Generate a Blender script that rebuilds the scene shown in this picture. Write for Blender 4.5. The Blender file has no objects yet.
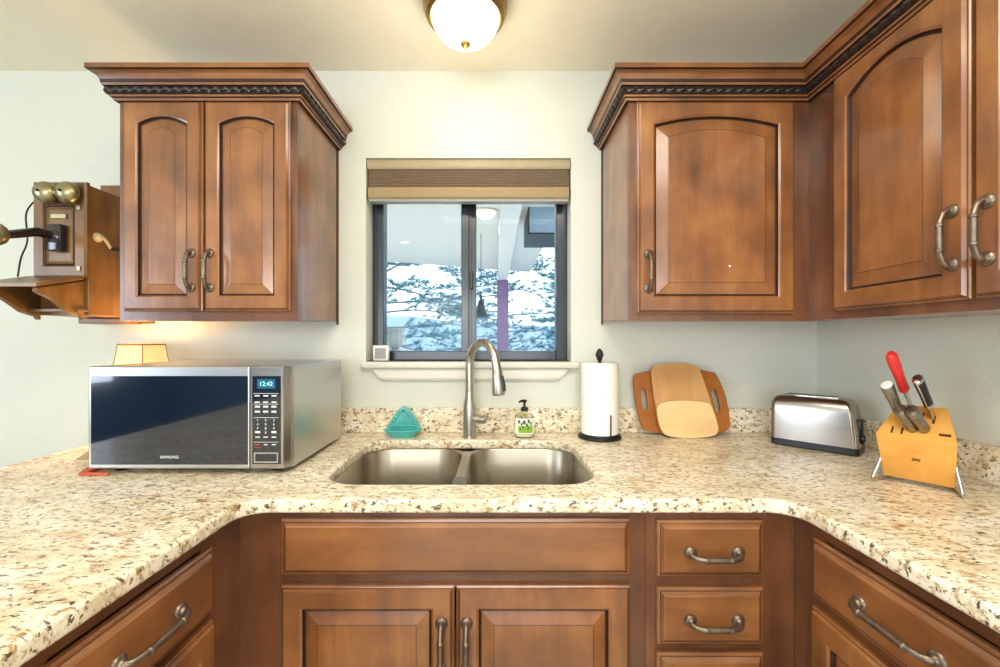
import bpy, bmesh, math, random
from mathutils import Vector, Matrix
random.seed(7)
S = bpy.context.scene
COL = S.collection
PI = math.pi

# ------------------------------------------------------------------ camera
F, CX, CY, EYE = 430.0, 496.0, 339.0, 1.274       # focal length and principal point in pixels of the 1000x667 frame, eye height
cam_d = bpy.data.cameras.new('camera')
cam = bpy.data.objects.new('camera', cam_d)
COL.objects.link(cam)
cam.location = (0, 0, EYE)
cam.rotation_euler = (PI/2, 0, 0)
cam_d.sensor_width = 36
cam_d.lens = F/1000*36
cam_d.shift_x = (500-CX)/1000
cam_d.shift_y = (CY-333.5)/1000
cam_d.clip_start = 0.02
S.camera = cam

# ------------------------------------------------------------------ sky, exposure, large lights
S.view_settings.view_transform = 'Standard'
S.view_settings.look = 'None'
S.view_settings.gamma = 1
S.view_settings.use_curve_mapping = False
S.view_settings.exposure = -0.2
world = bpy.data.worlds.new('sky')
S.world = world
world.use_nodes = True
bg = world.node_tree.nodes['Background']
bg.inputs[0].default_value = (0.76, 0.91, 1.0, 1)
bg.inputs[1].default_value = 2.6

def lamp(name, kind, loc, rot, energy, color, size=None, size_y=None):
    d = bpy.data.lights.new(name, kind)
    d.energy = energy
    d.color = color
    if kind == 'AREA':
        d.shape = 'RECTANGLE' if size_y else 'SQUARE'
        d.size = size
        if size_y: d.size_y = size_y
    elif size:
        d.shadow_soft_size = size
    if name.startswith(('porch', 'recessed')): d.spread = math.radians(95)
    o = bpy.data.objects.new(name, d)
    o.location = loc
    o.rotation_euler = rot
    COL.objects.link(o)
    return o

# daylight through the dining room's windows (left) and the windows behind the camera; two added fill lights with no fitting of their own
CEIL_FILL = 2.29
lamp('window_daylight_left', 'AREA', (-4.35, -1.5, 1.5), (PI/2, 0, -PI/2), 92, (0.76, 0.88, 1.0), 2.2, 1.4)
lamp('window_daylight_rear', 'AREA', (-0.6, -3.35, 1.35), (PI/2+math.radians(38), 0, 0), 108, (0.90, 0.95, 1.0), 2.8, 1.5)
lamp('fill_light_rear', 'POINT', (-0.5, -1.3, 1.62), (0, 0, 0), 17, (1.0, 0.88, 0.72), .22)  # added warm fill behind the camera, lifts the ceiling; no pendant hangs here
lamp('fill_light_overhead', 'AREA', (0.1, 0.15, CEIL_FILL), (0, 0, 0), 31, (1.0, 0.93, 0.82), 1.1, 0.7)  # added overhead fill, out of view, brightens the counter tops
sun = lamp('sun', 'SUN', (0, -5, 8), (math.radians(42), 0, math.radians(-12)), 1.6, (1.0, 0.97, 0.92))
sun.data.angle = math.radians(4)

# ------------------------------------------------------------------ materials
def lin(c):
    return tuple((x/255/12.92 if x/255 <= 0.04045 else ((x/255+0.055)/1.055)**2.4) for x in c) + (1,)

def new_mat(name):
    m = bpy.data.materials.new(name)
    m.use_nodes = True
    nt = m.node_tree
    b = nt.nodes['Principled BSDF']
    return m, nt, b

def plain(name, c, rough=0.5, metal=0.0, coat=0.0, bump=0.0, bscale=200, emit=None, es=0.0, spec=0.5, var=0.04):
    m, nt, b = new_mat(name)
    tc = nt.nodes.new('ShaderNodeTexCoord')
    nz = nt.nodes.new('ShaderNodeTexNoise')
    nz.inputs['Scale'].default_value = bscale*0.2
    nz.inputs['Detail'].default_value = 3
    nt.links.new(tc.outputs['Object'], nz.inputs['Vector'])
    rp = nt.nodes.new('ShaderNodeValToRGB')
    a = lin(c)
    rp.color_ramp.elements[0].position = 0.3
    rp.color_ramp.elements[1].position = 0.7
    rp.color_ramp.elements[0].color = tuple(x*(1-var) for x in a[:3]) + (1,)
    rp.color_ramp.elements[1].color = tuple(min(1, x*(1+var)) for x in a[:3]) + (1,)
    nt.links.new(nz.outputs['Fac'], rp.inputs['Fac'])
    nt.links.new(rp.outputs['Color'], b.inputs['Base Color'])
    b.inputs['Roughness'].default_value = rough
    b.inputs['Metallic'].default_value = metal
    b.inputs['Coat Weight'].default_value = coat
    b.inputs['Coat Roughness'].default_value = 0.12
    b.inputs['Specular IOR Level'].default_value = spec
    if bump:
        n2 = nt.nodes.new('ShaderNodeTexNoise')
        n2.inputs['Scale'].default_value = bscale
        n2.inputs['Detail'].default_value = 4
        nt.links.new(tc.outputs['Object'], n2.inputs['Vector'])
        bp = nt.nodes.new('ShaderNodeBump')
        bp.inputs['Strength'].default_value = bump
        bp.inputs['Distance'].default_value = 0.003
        nt.links.new(n2.outputs['Fac'], bp.inputs['Height'])
        nt.links.new(bp.outputs['Normal'], b.inputs['Normal'])
    if emit:
        b.inputs['Emission Color'].default_value = lin(emit)
        b.inputs['Emission Strength'].default_value = es
    return m

def wood(name, axis, dark, mid, light, rough=0.42, coat=0.85, stretch=10, fine=1.0):
    m, nt, b = new_mat(name)
    tc = nt.nodes.new('ShaderNodeTexCoord')
    mp = nt.nodes.new('ShaderNodeMapping')
    sc = [stretch*fine]*3
    sc['xyz'.index(axis)] = 1.3*fine
    mp.inputs['Scale'].default_value = sc
    nt.links.new(tc.outputs['Object'], mp.inputs['Vector'])
    n1 = nt.nodes.new('ShaderNodeTexNoise')
    n1.inputs['Scale'].default_value = 1.6
    n1.inputs['Detail'].default_value = 7
    n1.inputs['Roughness'].default_value = 0.62
    n1.inputs['Distortion'].default_value = 0.5
    nt.links.new(mp.outputs['Vector'], n1.inputs['Vector'])
    n2 = nt.nodes.new('ShaderNodeTexNoise')
    n2.inputs['Scale'].default_value = 6.5
    n2.inputs['Detail'].default_value = 3
    nt.links.new(tc.outputs['Object'], n2.inputs['Vector'])
    mx = nt.nodes.new('ShaderNodeMix')
    mx.data_type = 'FLOAT'
    mx.inputs[0].default_value = 0.55
    nt.links.new(n1.outputs['Fac'], mx.inputs[2])
    nt.links.new(n2.outputs['Fac'], mx.inputs[3])
    rp = nt.nodes.new('ShaderNodeValToRGB')
    e = rp.color_ramp.elements
    e[0].position = 0.30; e[0].color = lin(dark)
    e[1].position = 0.70; e[1].color = lin(light)
    k = e.new(0.5); k.color = lin(mid)
    nt.links.new(mx.outputs[0], rp.inputs['Fac'])
    nt.links.new(rp.outputs['Color'], b.inputs['Base Color'])
    b.inputs['Roughness'].default_value = rough
    b.inputs['Specular IOR Level'].default_value = 0.25
    b.inputs['Coat Weight'].default_value = coat
    b.inputs['Coat Roughness'].default_value = 0.2
    b.inputs['Coat IOR'].default_value = 1.65
    return m

def granite(name):
    m, nt, b = new_mat(name)
    tc = nt.nodes.new('ShaderNodeTexCoord')
    mp = nt.nodes.new('ShaderNodeMapping')
    mp.inputs['Rotation'].default_value = (0, 0, 0.45)
    mp.inputs['Scale'].default_value = (1.0, 1.8, 1.5)
    nt.links.new(tc.outputs['Object'], mp.inputs['Vector'])
    def noise(s, d=4, r=0.6, dist=0.0):
        n = nt.nodes.new('ShaderNodeTexNoise')
        n.inputs['Scale'].default_value = s
        n.inputs['Detail'].default_value = d
        n.inputs['Roughness'].default_value = r
        n.inputs['Distortion'].default_value = dist
        nt.links.new(mp.outputs['Vector'], n.inputs['Vector'])
        return n
    def ramp(src, stops):
        r = nt.nodes.new('ShaderNodeValToRGB')
        e = r.color_ramp.elements
        e[0].position, e[0].color = stops[0]
        e[1].position, e[1].color = stops[-1]
        for p, c in stops[1:-1]:
            q = e.new(p); q.color = c
        nt.links.new(src, r.inputs['Fac'])
        return r
    def mix(fac, a, c):
        x = nt.nodes.new('ShaderNodeMix')
        x.data_type = 'RGBA'
        nt.links.new(fac, x.inputs[0])
        nt.links.new(a, x.inputs[6])
        if isinstance(c, tuple): x.inputs[7].default_value = c
        else: nt.links.new(c, x.inputs[7])
        return x
    g0, g1 = (0, 0, 0, 1), (1, 1, 1, 1)
    base = ramp(noise(9, 5, 0.65, 0.6).outputs['Fac'], [(0.30, lin((208, 190, 156))), (0.44, lin((228, 214, 184))), (0.60, lin((242, 234, 214))), (0.74, lin((222, 217, 202)))])
    grey = ramp(noise(24, 5, 0.7, 0.3).outputs['Fac'], [(0.54, g0), (0.66, g1)])
    c1 = mix(grey.outputs['Color'], base.outputs['Color'], lin((200, 186, 154)))
    brown = ramp(noise(34, 5, 0.72, 0.5).outputs['Fac'], [(0.535, g0), (0.625, g1)])
    c2 = mix(brown.outputs['Color'], c1.outputs[2], lin((170, 134, 86)))
    dark = ramp(noise(62, 4, 0.65, 0.3).outputs['Fac'], [(0.562, g0), (0.628, g1)])
    c3 = mix(dark.outputs['Color'], c2.outputs[2], lin((84, 68, 52)))
    nt.links.new(c3.outputs[2], b.inputs['Base Color'])
    b.inputs['Roughness'].default_value = 0.32
    b.inputs['Coat Weight'].default_value = 0.15
    b.inputs['Coat Roughness'].default_value = 0.06
    return m

def brushed(name, c, axis, rough=0.3, amount=0.12):
    m, nt, b = new_mat(name)
    tc = nt.nodes.new('ShaderNodeTexCoord')
    mp = nt.nodes.new('ShaderNodeMapping')
    sc = [180.0]*3
    sc['xyz'.index(axis)] = 2.0
    mp.inputs['Scale'].default_value = sc
    nt.links.new(tc.outputs['Object'], mp.inputs['Vector'])
    n = nt.nodes.new('ShaderNodeTexNoise')
    n.inputs['Scale'].default_value = 2.0
    n.inputs['Detail'].default_value = 3
    nt.links.new(mp.outputs['Vector'], n.inputs['Vector'])
    r = nt.nodes.new('ShaderNodeMapRange')
    r.inputs[3].default_value = rough-amount
    r.inputs[4].default_value = rough+amount
    nt.links.new(n.outputs['Fac'], r.inputs[0])
    nt.links.new(r.outputs[0], b.inputs['Roughness'])
    b.inputs['Base Color'].default_value = lin(c)
    b.inputs['Metallic'].default_value = 1.0
    return m

def pane_glass(name, tint=(0.96, 0.98, 1.0, 1)):
    m, nt, b = new_mat(name)
    out = nt.nodes['Material Output']
    tr = nt.nodes.new('ShaderNodeBsdfTransparent')
    tr.inputs[0].default_value = tint
    gl = nt.nodes.new('ShaderNodeBsdfGlossy')
    gl.inputs['Roughness'].default_value = 0.02
    fr = nt.nodes.new('ShaderNodeFresnel')
    fr.inputs[0].default_value = 1.13
    mx = nt.nodes.new('ShaderNodeMixShader')
    nt.links.new(fr.outputs[0], mx.inputs[0])
    nt.links.new(tr.outputs[0], mx.inputs[1])
    nt.links.new(gl.outputs[0], mx.inputs[2])
    nt.links.new(mx.outputs[0], out.inputs['Surface'])
    return m

WD, WM, WL = (88, 53, 28), (132, 82, 43), (166, 110, 60)
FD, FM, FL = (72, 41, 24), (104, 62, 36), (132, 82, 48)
M = {}
M['wood_z'] = wood('cabinet_maple_upright', 'z', WD, WM, WL)
M['wood_x'] = wood('cabinet_maple_across', 'x', WD, WM, WL)
M['wood_y'] = wood('cabinet_maple_lengthwise', 'y', WD, WM, WL)
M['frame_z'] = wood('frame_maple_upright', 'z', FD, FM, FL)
M['glaze'] = wood('dark_glaze', 'z', (40, 22, 15), (52, 29, 19), (62, 36, 24), 0.5, 0.1)
M['rope'] = plain('black_rope_glaze', (30, 25, 24), 0.4, coat=0.2)
M['wall'] = plain('wall_paint', (212, 214, 202), 0.7, bump=0.2, bscale=120, var=0.012)
M['slate'] = plain('slate_blue_paint', (62, 76, 98), 0.7, bump=0.2, bscale=120, var=0.02)
M['ceiling'] = plain('ceiling_paint', (242, 235, 216), 0.8, bump=0.18, bscale=90, var=0.015)
M['trim'] = plain('white_trim_paint', (216, 213, 200), 0.45, var=0.01)
M['floor'] = plain('floor_tile', (214, 206, 190), 0.45, bscale=12, var=.05)
M['granite'] = granite('cream_granite')
M['steel_x'] = brushed('brushed_steel_across', (200, 200, 198), 'x', 0.30, .05)
M['steel_z'] = brushed('brushed_steel_upright', (180, 177, 172), 'z', 0.25, .035)
M['steel_y'] = brushed('brushed_steel_lengthwise', (196, 196, 196), 'y', 0.30, .05)
M['sink'] = brushed('sink_steel', (176, 168, 154), 'z', 0.33, 0.03)
M['nickel'] = brushed('brushed_nickel', (186, 181, 172), 'z', 0.30, 0.03)
M['pewter'] = plain('antique_pewter', (126, 111, 97), 0.36, metal=0.85, bump=0.2, bscale=300, var=0.25)
M['toaster_steel'] = brushed('toaster_steel', (168, 162, 156), 'z', 0.24, .03)
M['knife_steel'] = brushed('knife_steel', (150, 146, 138), 'z', 0.28, .03)
M['saddle'] = plain('dark_grey_rubber', (104, 102, 98), 0.6)
M['chrome'] = plain('polished_chrome', (205, 205, 205), 0.14, metal=1.0)
M['black'] = plain('black_plastic', (22, 22, 24), 0.35)
M['iron'] = plain('black_iron', (26, 25, 25), 0.4, metal=0.3)
M['blackglass'] = plain('black_glass', (12, 24, 40), 0.04, coat=0.8, spec=0.9)
M['white'] = plain('white_plastic', (228, 226, 218), 0.4)
M['grey'] = plain('grey_plastic', (150, 150, 146), 0.5)
M['ink'] = plain('pale_print', (214, 216, 214), 0.5, var=0.0)
M['redink'] = plain('red_print', (196, 48, 58), 0.5, var=0.0)
M['logo'] = plain('dark_print', (46, 34, 24), 0.5, var=0.0)
M['display'] = plain('lit_display', (24, 60, 78), 0.2, emit=(40, 105, 135), es=0.8)
M['digits'] = plain('lit_digits', (150, 225, 235), 0.3, emit=(150, 230, 240), es=0.9)
M['bronze'] = plain('bronze_window_frame', (30, 37, 46), 0.3, metal=0.1, coat=0.3)
M['shade'] = plain('tan_blind_fabric', (158, 138, 100), 0.75, bump=0.2, bscale=400)
M['shade_rail'] = plain('tan_blind_rail', (164, 150, 118), 0.5)
M['shade_dark'] = plain('taupe_pleats', (140, 120, 98), 0.8)
M['pane'] = pane_glass('window_pane')
M['teal'] = plain('teal_glaze', (72, 172, 168), 0.3, coat=0.4, var=0.08, bscale=150)
M['paper'] = plain('paper_towel', (240, 238, 230), 0.9, bump=0.5, bscale=160)
M['board_dark'] = wood('dark_board', 'x', (138, 80, 26), (164, 98, 38), (184, 114, 48), 0.45, 0.1)
M['board_mid'] = wood('tan_board', 'z', (184, 132, 78), (202, 152, 96), (216, 170, 114), 0.5, 0.05)
M['board_pale'] = wood('pale_board', 'x', (222, 180, 120), (234, 196, 138), (242, 208, 154), 0.5, 0.05)
M['bamboo'] = wood('honey_block', 'y', (206, 146, 64), (220, 160, 76), (230, 174, 92), 0.4, 0.2)
M['slot'] = plain('slot_dark', (78, 44, 20), 0.8)
M['red'] = plain('red_plastic', (208, 40, 38), 0.35, coat=0.3)
M['oak'] = wood('golden_oak', 'z', (82, 56, 28), (118, 82, 42), (150, 110, 62), 0.42, 0.25)
M['oak_x'] = wood('golden_oak_across', 'x', (82, 56, 30), (114, 80, 44), (146, 106, 62), 0.42, 0.25)
M['brass'] = plain('aged_brass', (158, 148, 112), 0.34, metal=0.9, var=0.12)
M['crank_metal'] = plain('pale_worn_brass', (206, 190, 146), 0.4, metal=0.2)
M['bakelite'] = plain('black_bakelite', (24, 24, 27), 0.22, coat=0.5)
M['lampshade'] = plain('lit_cloth_shade', (246, 220, 160), 0.8, emit=(255, 206, 128), es=0.62)
M['lamp_trim'] = plain('gold_braid', (176, 122, 52), 0.6)
M['domeglass'] = plain('lit_frosted_glass', (250, 246, 232), 0.3, emit=(255, 244, 220), es=7.0)
M['fixture'] = plain('antique_bronze_ring', (150, 122, 66), 0.3, metal=0.85)
M['soap'] = pane_glass('clear_bottle', (0.93, 0.95, 0.88, 1))
M['soap_liquid'] = plain('clear_soap', (226, 222, 196), 0.15)
M['label'] = plain('white_label', (236, 236, 222), 0.5)
M['green'] = plain('green_print', (140, 176, 52), 0.5, var=0.2, bscale=400)
M['darkgreen'] = plain('dark_leaf_print', (52, 78, 40), 0.5)
M['tan'] = plain('tan_cloth', (170, 140, 110), 0.85, bump=0.4, bscale=300)
M['redcloth'] = plain('red_cloth', (192, 92, 58), 0.85, bump=0.4, bscale=300)
M['porch'] = plain('white_soffit', (214, 216, 216), 0.8)
M['porch_grey'] = plain('grey_fascia', (150, 168, 186), 0.7)
M['mauve'] = plain('mauve_post', (132, 104, 142), 0.7)
M['snow'] = plain('pale_ground', (138, 158, 172), 0.9, bscale=4, var=0.08)
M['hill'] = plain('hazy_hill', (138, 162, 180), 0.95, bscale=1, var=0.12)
M['bark'] = plain('grey_bark', (120, 126, 136), 0.9)
M['needles'] = plain('pine_needles', (86, 138, 146), 0.7, bscale=20, var=0.3)
M['patina'] = plain('patina_bronze', (30, 52, 62), 0.5, metal=0.3)
M['porchlamp'] = plain('lit_porch_glass', (255, 240, 214), 0.4, emit=(255, 236, 200), es=1.1)
M['urn'] = plain('pale_stone', (178, 186, 190), 0.6)

# ------------------------------------------------------------------ builders
def world_of(o):
    m = o.matrix_basis.copy()
    while o.parent:
        o = o.parent
        m = o.matrix_basis @ m
    return m

def T(x=0, y=0, z=0): return Matrix.Translation((x, y, z))
def RZ(a): return Matrix.Rotation(a, 4, 'Z')
def RX(a): return Matrix.Rotation(a, 4, 'X')
def RY(a): return Matrix.Rotation(a, 4, 'Y')
def frame(o, x, y, z=None):
    x, y = Vector(x).normalized(), Vector(y).normalized()
    z = x.cross(y) if z is None else Vector(z).normalized()
    m = Matrix((x, y, z)).transposed().to_4x4()
    m.translation = Vector(o)
    return m

class MB:
    """collects shapes in one bmesh; build() links them as ONE object"""
    def __init__(self, mat=None):
        self.bm = bmesh.new()
        self.M = mat or Matrix.Identity(4)
        self.mi = 0
    def v(self, p): return self.bm.verts.new(Vector(p))
    def face(self, vs, mi=None):
        try: f = self.bm.faces.new(vs)
        except ValueError: return None
        f.material_index = self.mi if mi is None else mi
        return f
    def box(self, x0, x1, y0, y1, z0, z1, bev=0.0, seg=2):
        a = [self.v((x, y, z)) for z in (z0, z1) for y in (y0, y1) for x in (x0, x1)]
        fs = [self.face([a[i] for i in q]) for q in ((0, 2, 3, 1), (4, 5, 7, 6), (0, 1, 5, 4), (1, 3, 7, 5), (3, 2, 6, 7), (2, 0, 4, 6))]
        if bev:
            es = list({e for f in fs for e in f.edges})
            r = bmesh.ops.bevel(self.bm, geom=es, offset=bev, segments=seg, affect='EDGES', profile=0.5)
            for f in r['faces']: f.material_index = self.mi
        return self
    def prism(self, pts, fn, d0, d1, bev=0.0, seg=2):
        """pts: 2D outline; fn(a, b, d) -> 3D"""
        lo = [self.v(fn(a, b, d0)) for a, b in pts]
        hi = [self.v(fn(a, b, d1)) for a, b in pts]
        n = len(pts)
        f0, f1 = self.face(lo[::-1]), self.face(hi)
        for i in range(n): self.face([lo[i], lo[(i+1) % n], hi[(i+1) % n], hi[i]])
        if bev:
            es = list({e for f in (f0, f1) for e in f.edges})
            r = bmesh.ops.bevel(self.bm, geom=es, offset=bev, segments=seg, affect='EDGES', profile=0.5)
            for f in r['faces']: f.material_index = self.mi
        return self
    def rings(self, loops, mats=None, cap0=True, cap1=True, closed=True):
        vs = [[self.v(p) for p in lp] for lp in loops]
        n = len(vs[0])
        for k in range(len(vs)-1):
            mi = mats[k] if mats else None
            for i in range(n if closed else n-1):
                j = (i+1) % n
                self.face([vs[k][i], vs[k][j], vs[k+1][j], vs[k+1][i]], mi)
        if cap0: self.face(vs[0][::-1], mats[0] if mats else None)
        if cap1: self.face(vs[-1], mats[-1] if mats else None)
        return self
    def lathe(self, prof, c=(0, 0, 0), seg=32, sx=1.0, sy=1.0, axis=None, cap=True):
        """prof: (radius, height) from bottom to top"""
        mt = axis or Matrix.Identity(4)
        c = Vector(c)
        loops = []
        for r, z in prof:
            r = max(r, 0.0004)
            loops.append([c + (mt @ Vector((r*math.cos(2*PI*i/seg)*sx, r*math.sin(2*PI*i/seg)*sy, z))) for i in range(seg)])
        return self.rings(loops, cap0=cap, cap1=cap)
    def tube(self, pts, rad, seg=12, cap=True):
        pts = [Vector(p) for p in pts]
        rs = rad if isinstance(rad, (list, tuple)) else [rad]*len(pts)
        loops = []
        up = None
        for i, p in enumerate(pts):
            t = (pts[min(i+1, len(pts)-1)]-pts[max(i-1, 0)]).normalized()
            if up is None:
                up = Vector((0, 0, 1)) if abs(t.z) < 0.9 else Vector((1, 0, 0))
            a = t.cross(up).normalized()
            up = a.cross(t).normalized()
            loops.append([p + (a*math.cos(2*PI*k/seg)+up*math.sin(2*PI*k/seg))*rs[i] for k in range(seg)])
        return self.rings(loops, cap0=cap, cap1=cap)
    def ball(self, c, r, sx=1, sy=1, sz=1, seg=16):
        prof = [(r*math.sin(PI*k/10), -r*math.cos(PI*k/10)) for k in range(11)]
        c = Vector(c)
        loops = [[c+Vector((max(a, .0003)*math.cos(2*PI*i/seg)*sx, max(a, .0003)*math.sin(2*PI*i/seg)*sy, z*sz)) for i in range(seg)] for a, z in prof]
        return self.rings(loops)
    def rope(self, p0, p1, r, pitch, seg=10):
        p0, p1 = Vector(p0), Vector(p1)
        L = (p1-p0).length
        t = (p1-p0).normalized()
        a = t.cross(Vector((0, 0, 1))).normalized()
        u = a.cross(t)
        n = max(4, int(L/pitch*9))
        loops = []
        for i in range(n+1):
            s = i/n
            tw = 2*PI*s*L/pitch/2
            lp = []
            for k in range(seg):
                th = 2*PI*k/seg
                rr = r*(0.82+0.22*math.cos(2*(th-tw)))
                lp.append(p0+t*(L*s)+(a*math.cos(th)+u*math.sin(th))*rr)
            loops.append(lp)
        return self.rings(loops)
    def sweep(self, prof, path, mats=None):
        """mitred sweep of prof [(out, z)] along an open XY path; out is to the right of travel"""
        n = len(path)
        P = [Vector((p[0], p[1], 0)) for p in path]
        nr = []
        for i in range(n-1):
            d = (P[i+1]-P[i]).normalized()
            nr.append(Vector((d.y, -d.x, 0)))
        loops = []
        for i in range(n):
            if i == 0: m = nr[0]
            elif i == n-1: m = nr[-1]
            else:
                m = (nr[i-1]+nr[i]).normalized()
                m = m/max(0.2, m.dot(nr[i]))
            loops.append([P[i]+m*o+Vector((0, 0, z)) for o, z in prof])
        vs = [[self.v(p) for p in lp] for lp in loops]
        k = len(prof)
        for i in range(n-1):
            for j in range(k):
                self.face([vs[i][j], vs[i][(j+1) % k], vs[i+1][(j+1) % k], vs[i+1][j]], mats[j] if mats else None)
        self.face(vs[0][::-1]); self.face(vs[-1])
        return self
    def build(self, name, mats, parent=None, smooth=None):
        bm = self.bm
        bm.transform(self.M)
        if parent is not None:
            bm.transform(world_of(parent).inverted())
        bmesh.ops.recalc_face_normals(bm, faces=bm.faces[:])
        me = bpy.data.meshes.new(name)
        if smooth:
            for f in bm.faces: f.smooth = True
            lim = math.radians(smooth)
            for e in bm.edges:
                if len(e.link_faces) == 2 and e.calc_face_angle(0) > lim: e.smooth = False
        bm.to_mesh(me)
        bm.free()
        for m in (mats if isinstance(mats, (list, tuple)) else [mats]): me.materials.append(m)
        o = bpy.data.objects.new(name, me)
        COL.objects.link(o)
        if parent is not None: o.parent = parent
        return o

def tag(o, label=None, cat=None, group=None, kind=None):
    if label: o['label'] = label
    if cat: o['category'] = cat
    if group: o['group'] = group
    if kind: o['kind'] = kind
    return o

def thing(name, label, cat, loc=(0, 0, 0), rz=0.0, group=None):
    o = bpy.data.objects.new(name, None)
    o.empty_display_size = 0.05
    o.location = loc
    o.rotation_euler = (0, 0, rz)
    COL.objects.link(o)
    return tag(o, label, cat, group)

def centred(mb, name, mats, smooth=None, base=True):
    """a single-mesh thing with its origin at its own base"""
    bm = mb.bm
    bm.transform(mb.M)
    mb.M = Matrix.Identity(4)
    lo = Vector([min(v.co[i] for v in bm.verts) for i in range(3)])
    hi = Vector([max(v.co[i] for v in bm.verts) for i in range(3)])
    c = (lo+hi)/2
    if base: c.z = lo.z
    bm.transform(Matrix.Translation(-c))
    o = mb.build(name, mats, None, smooth)
    o.location = c
    return o

def text_mesh(name, body, size, mat, parent, mtx, depth=0.0004, align='CENTER'):
    cu = bpy.data.curves.new(name, 'FONT')
    cu.body = body
    cu.size = size
    cu.extrude = depth
    cu.align_x = align
    cu.align_y = 'CENTER'
    tmp = bpy.data.objects.new(name, cu)
    COL.objects.link(tmp)
    dg = bpy.context.evaluated_depsgraph_get()
    me = bpy.data.meshes.new_from_object(tmp.evaluated_get(dg))
    bpy.data.objects.remove(tmp)
    me.transform(mtx)
    if parent is not None: me.transform(world_of(parent).inverted())
    me.materials.clear()
    me.materials.append(mat)
    o = bpy.data.objects.new(name, me)
    COL.objects.link(o)
    o.parent = parent
    return o

def X(px, d): return (px-CX)*d/F
def Z(py, d): return EYE-(py-CY)*d/F

# ------------------------------------------------------------------ the room
D = 1.67                       # back wall
CEIL = Z(71, D)                # 2.315
XR = X(817, D)                 # right wall
XL, YB = -4.5, -3.5
WX0, WX1, WZ0, WZ1 = X(366, D), X(571, D), Z(361.5, D), Z(158, D)
TH = 0.16

def struct(mb, name, mats, label, smooth=None):
    return tag(mb.build(name, mats, None, smooth), label, 'room', None, 'structure')

struct(MB().box(XL-.2, XR+.2, YB-.2, D+TH, -.1, 0), 'floor', M['floor'], 'wooden floor of the kitchen below the cabinets')
struct(MB().box(XL-.2, XR+.2, YB-.2, D+TH, CEIL, CEIL+.1), 'ceiling', M['ceiling'], 'cream textured ceiling above the cabinets')
w = MB()
w.box(XL-.2, WX0, D, D+TH, 0, CEIL).box(WX1, XR+.2, D, D+TH, 0, CEIL).box(WX0, WX1, D, D+TH, 0, WZ0).box(WX0, WX1, D, D+TH, WZ1, CEIL)
struct(w, 'wall_back', M['wall'], 'cream painted wall behind the sink with the window in it')
struct(MB().box(XR, XR+.2, YB, D, 0, CEIL), 'wall_right', M['wall'], 'cream painted wall on the right behind the toaster and knife block')
w = MB()
w.box(XL-.2, XL, YB, -2.7, 0, CEIL).box(XL-.2, XL, -.3, D, 0, CEIL).box(XL-.2, XL, -2.7, -.3, 0, .75).box(XL-.2, XL, -2.7, -.3, 2.25, CEIL)
struct(w, 'wall_left', M['slate'], 'slate blue wall of the dining area far to the left')
w = MB()
w.box(XL, -2.0, YB-.2, YB, 0, CEIL).box(.8, XR, YB-.2, YB, 0, CEIL).box(-2.0, .8, YB-.2, YB, 0, .8).box(-2.0, .8, YB-.2, YB, 2.2, CEIL)
struct(w, 'wall_rear', M['slate'], 'slate blue wall behind the camera with a wide window')

# window over the sink
win = tag(thing('window_1', 'bronze framed sliding window over the sink looking onto a porch', 'window', ((WX0+WX1)/2, D+.09, WZ0)), kind='structure')
FY = 1.758
fw = 0.045
f = MB()
f.box(WX0, WX0+fw, FY, FY+.06, WZ0, WZ1, .003).box(WX1-fw, WX1, FY, FY+.06, WZ0, WZ1, .003)
f.box(WX0+fw, WX1-fw, FY, FY+.06, WZ0, WZ0+.038, .003).box(WX0+fw, WX1-fw, FY, FY+.06, WZ1-.04, WZ1, .003)
f.box(WX0+.012, WX0+.02, FY-.004, FY, WZ0, WZ1).box(WX1-.02, WX1-.012, FY-.004, FY, WZ0, WZ1)
f.build('window_frame', M['bronze'], win)
mx0, mx1 = X(461, FY), X(476, FY)
s = MB()
s.box(mx0, mx0+.032, FY+.008, FY+.03, WZ0+.03, WZ1-.03, .002).box(mx0+.026, mx1, FY+.026, FY+.05, WZ0+.03, WZ1-.03, .002)
s.box(mx0+.034, mx0+.041, FY+.012, FY+.026, WZ0+.03, WZ1-.03)
s.build('meeting_stile', M['bronze'], win)
MB().box(mx0+.036, mx0+.048, FY-.002, FY+.012, 1.48, 1.55, .003).build('window_latch', M['black'], win)
MB().box(WX0+fw-.005, mx0+.005, FY+.018, FY+.022, WZ0+.035, WZ1-.03).build('window_pane', M['pane'], win)
MB().box(mx1-.005, WX1-fw+.005, FY+.036, FY+.040, WZ0+.035, WZ1-.03).build('window_pane', M['pane'], win)
sl = MB()
sx0, sx1 = X(360, D-.03), X(580, D-.03)
sl.box(sx0, sx1, D-.032, D+.088, WZ0-.026, WZ0, .007, 3)
ap = WZ0-.026
sl.prism([(sx0+.03, ap), (sx1-.03, ap), (sx1-.075, ap-.036), (sx1-.08, ap-.046), (sx0+.08, ap-.046), (sx0+.075, ap-.036)], lambda a, b, d: (a, d, b), D, D-.016, .003)
sl.box(sx0+.075, sx1-.075, D-.02, D, ap-.040, ap-.034, .002)
sl.build('window_sill', M['trim'], win, 40)

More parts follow.
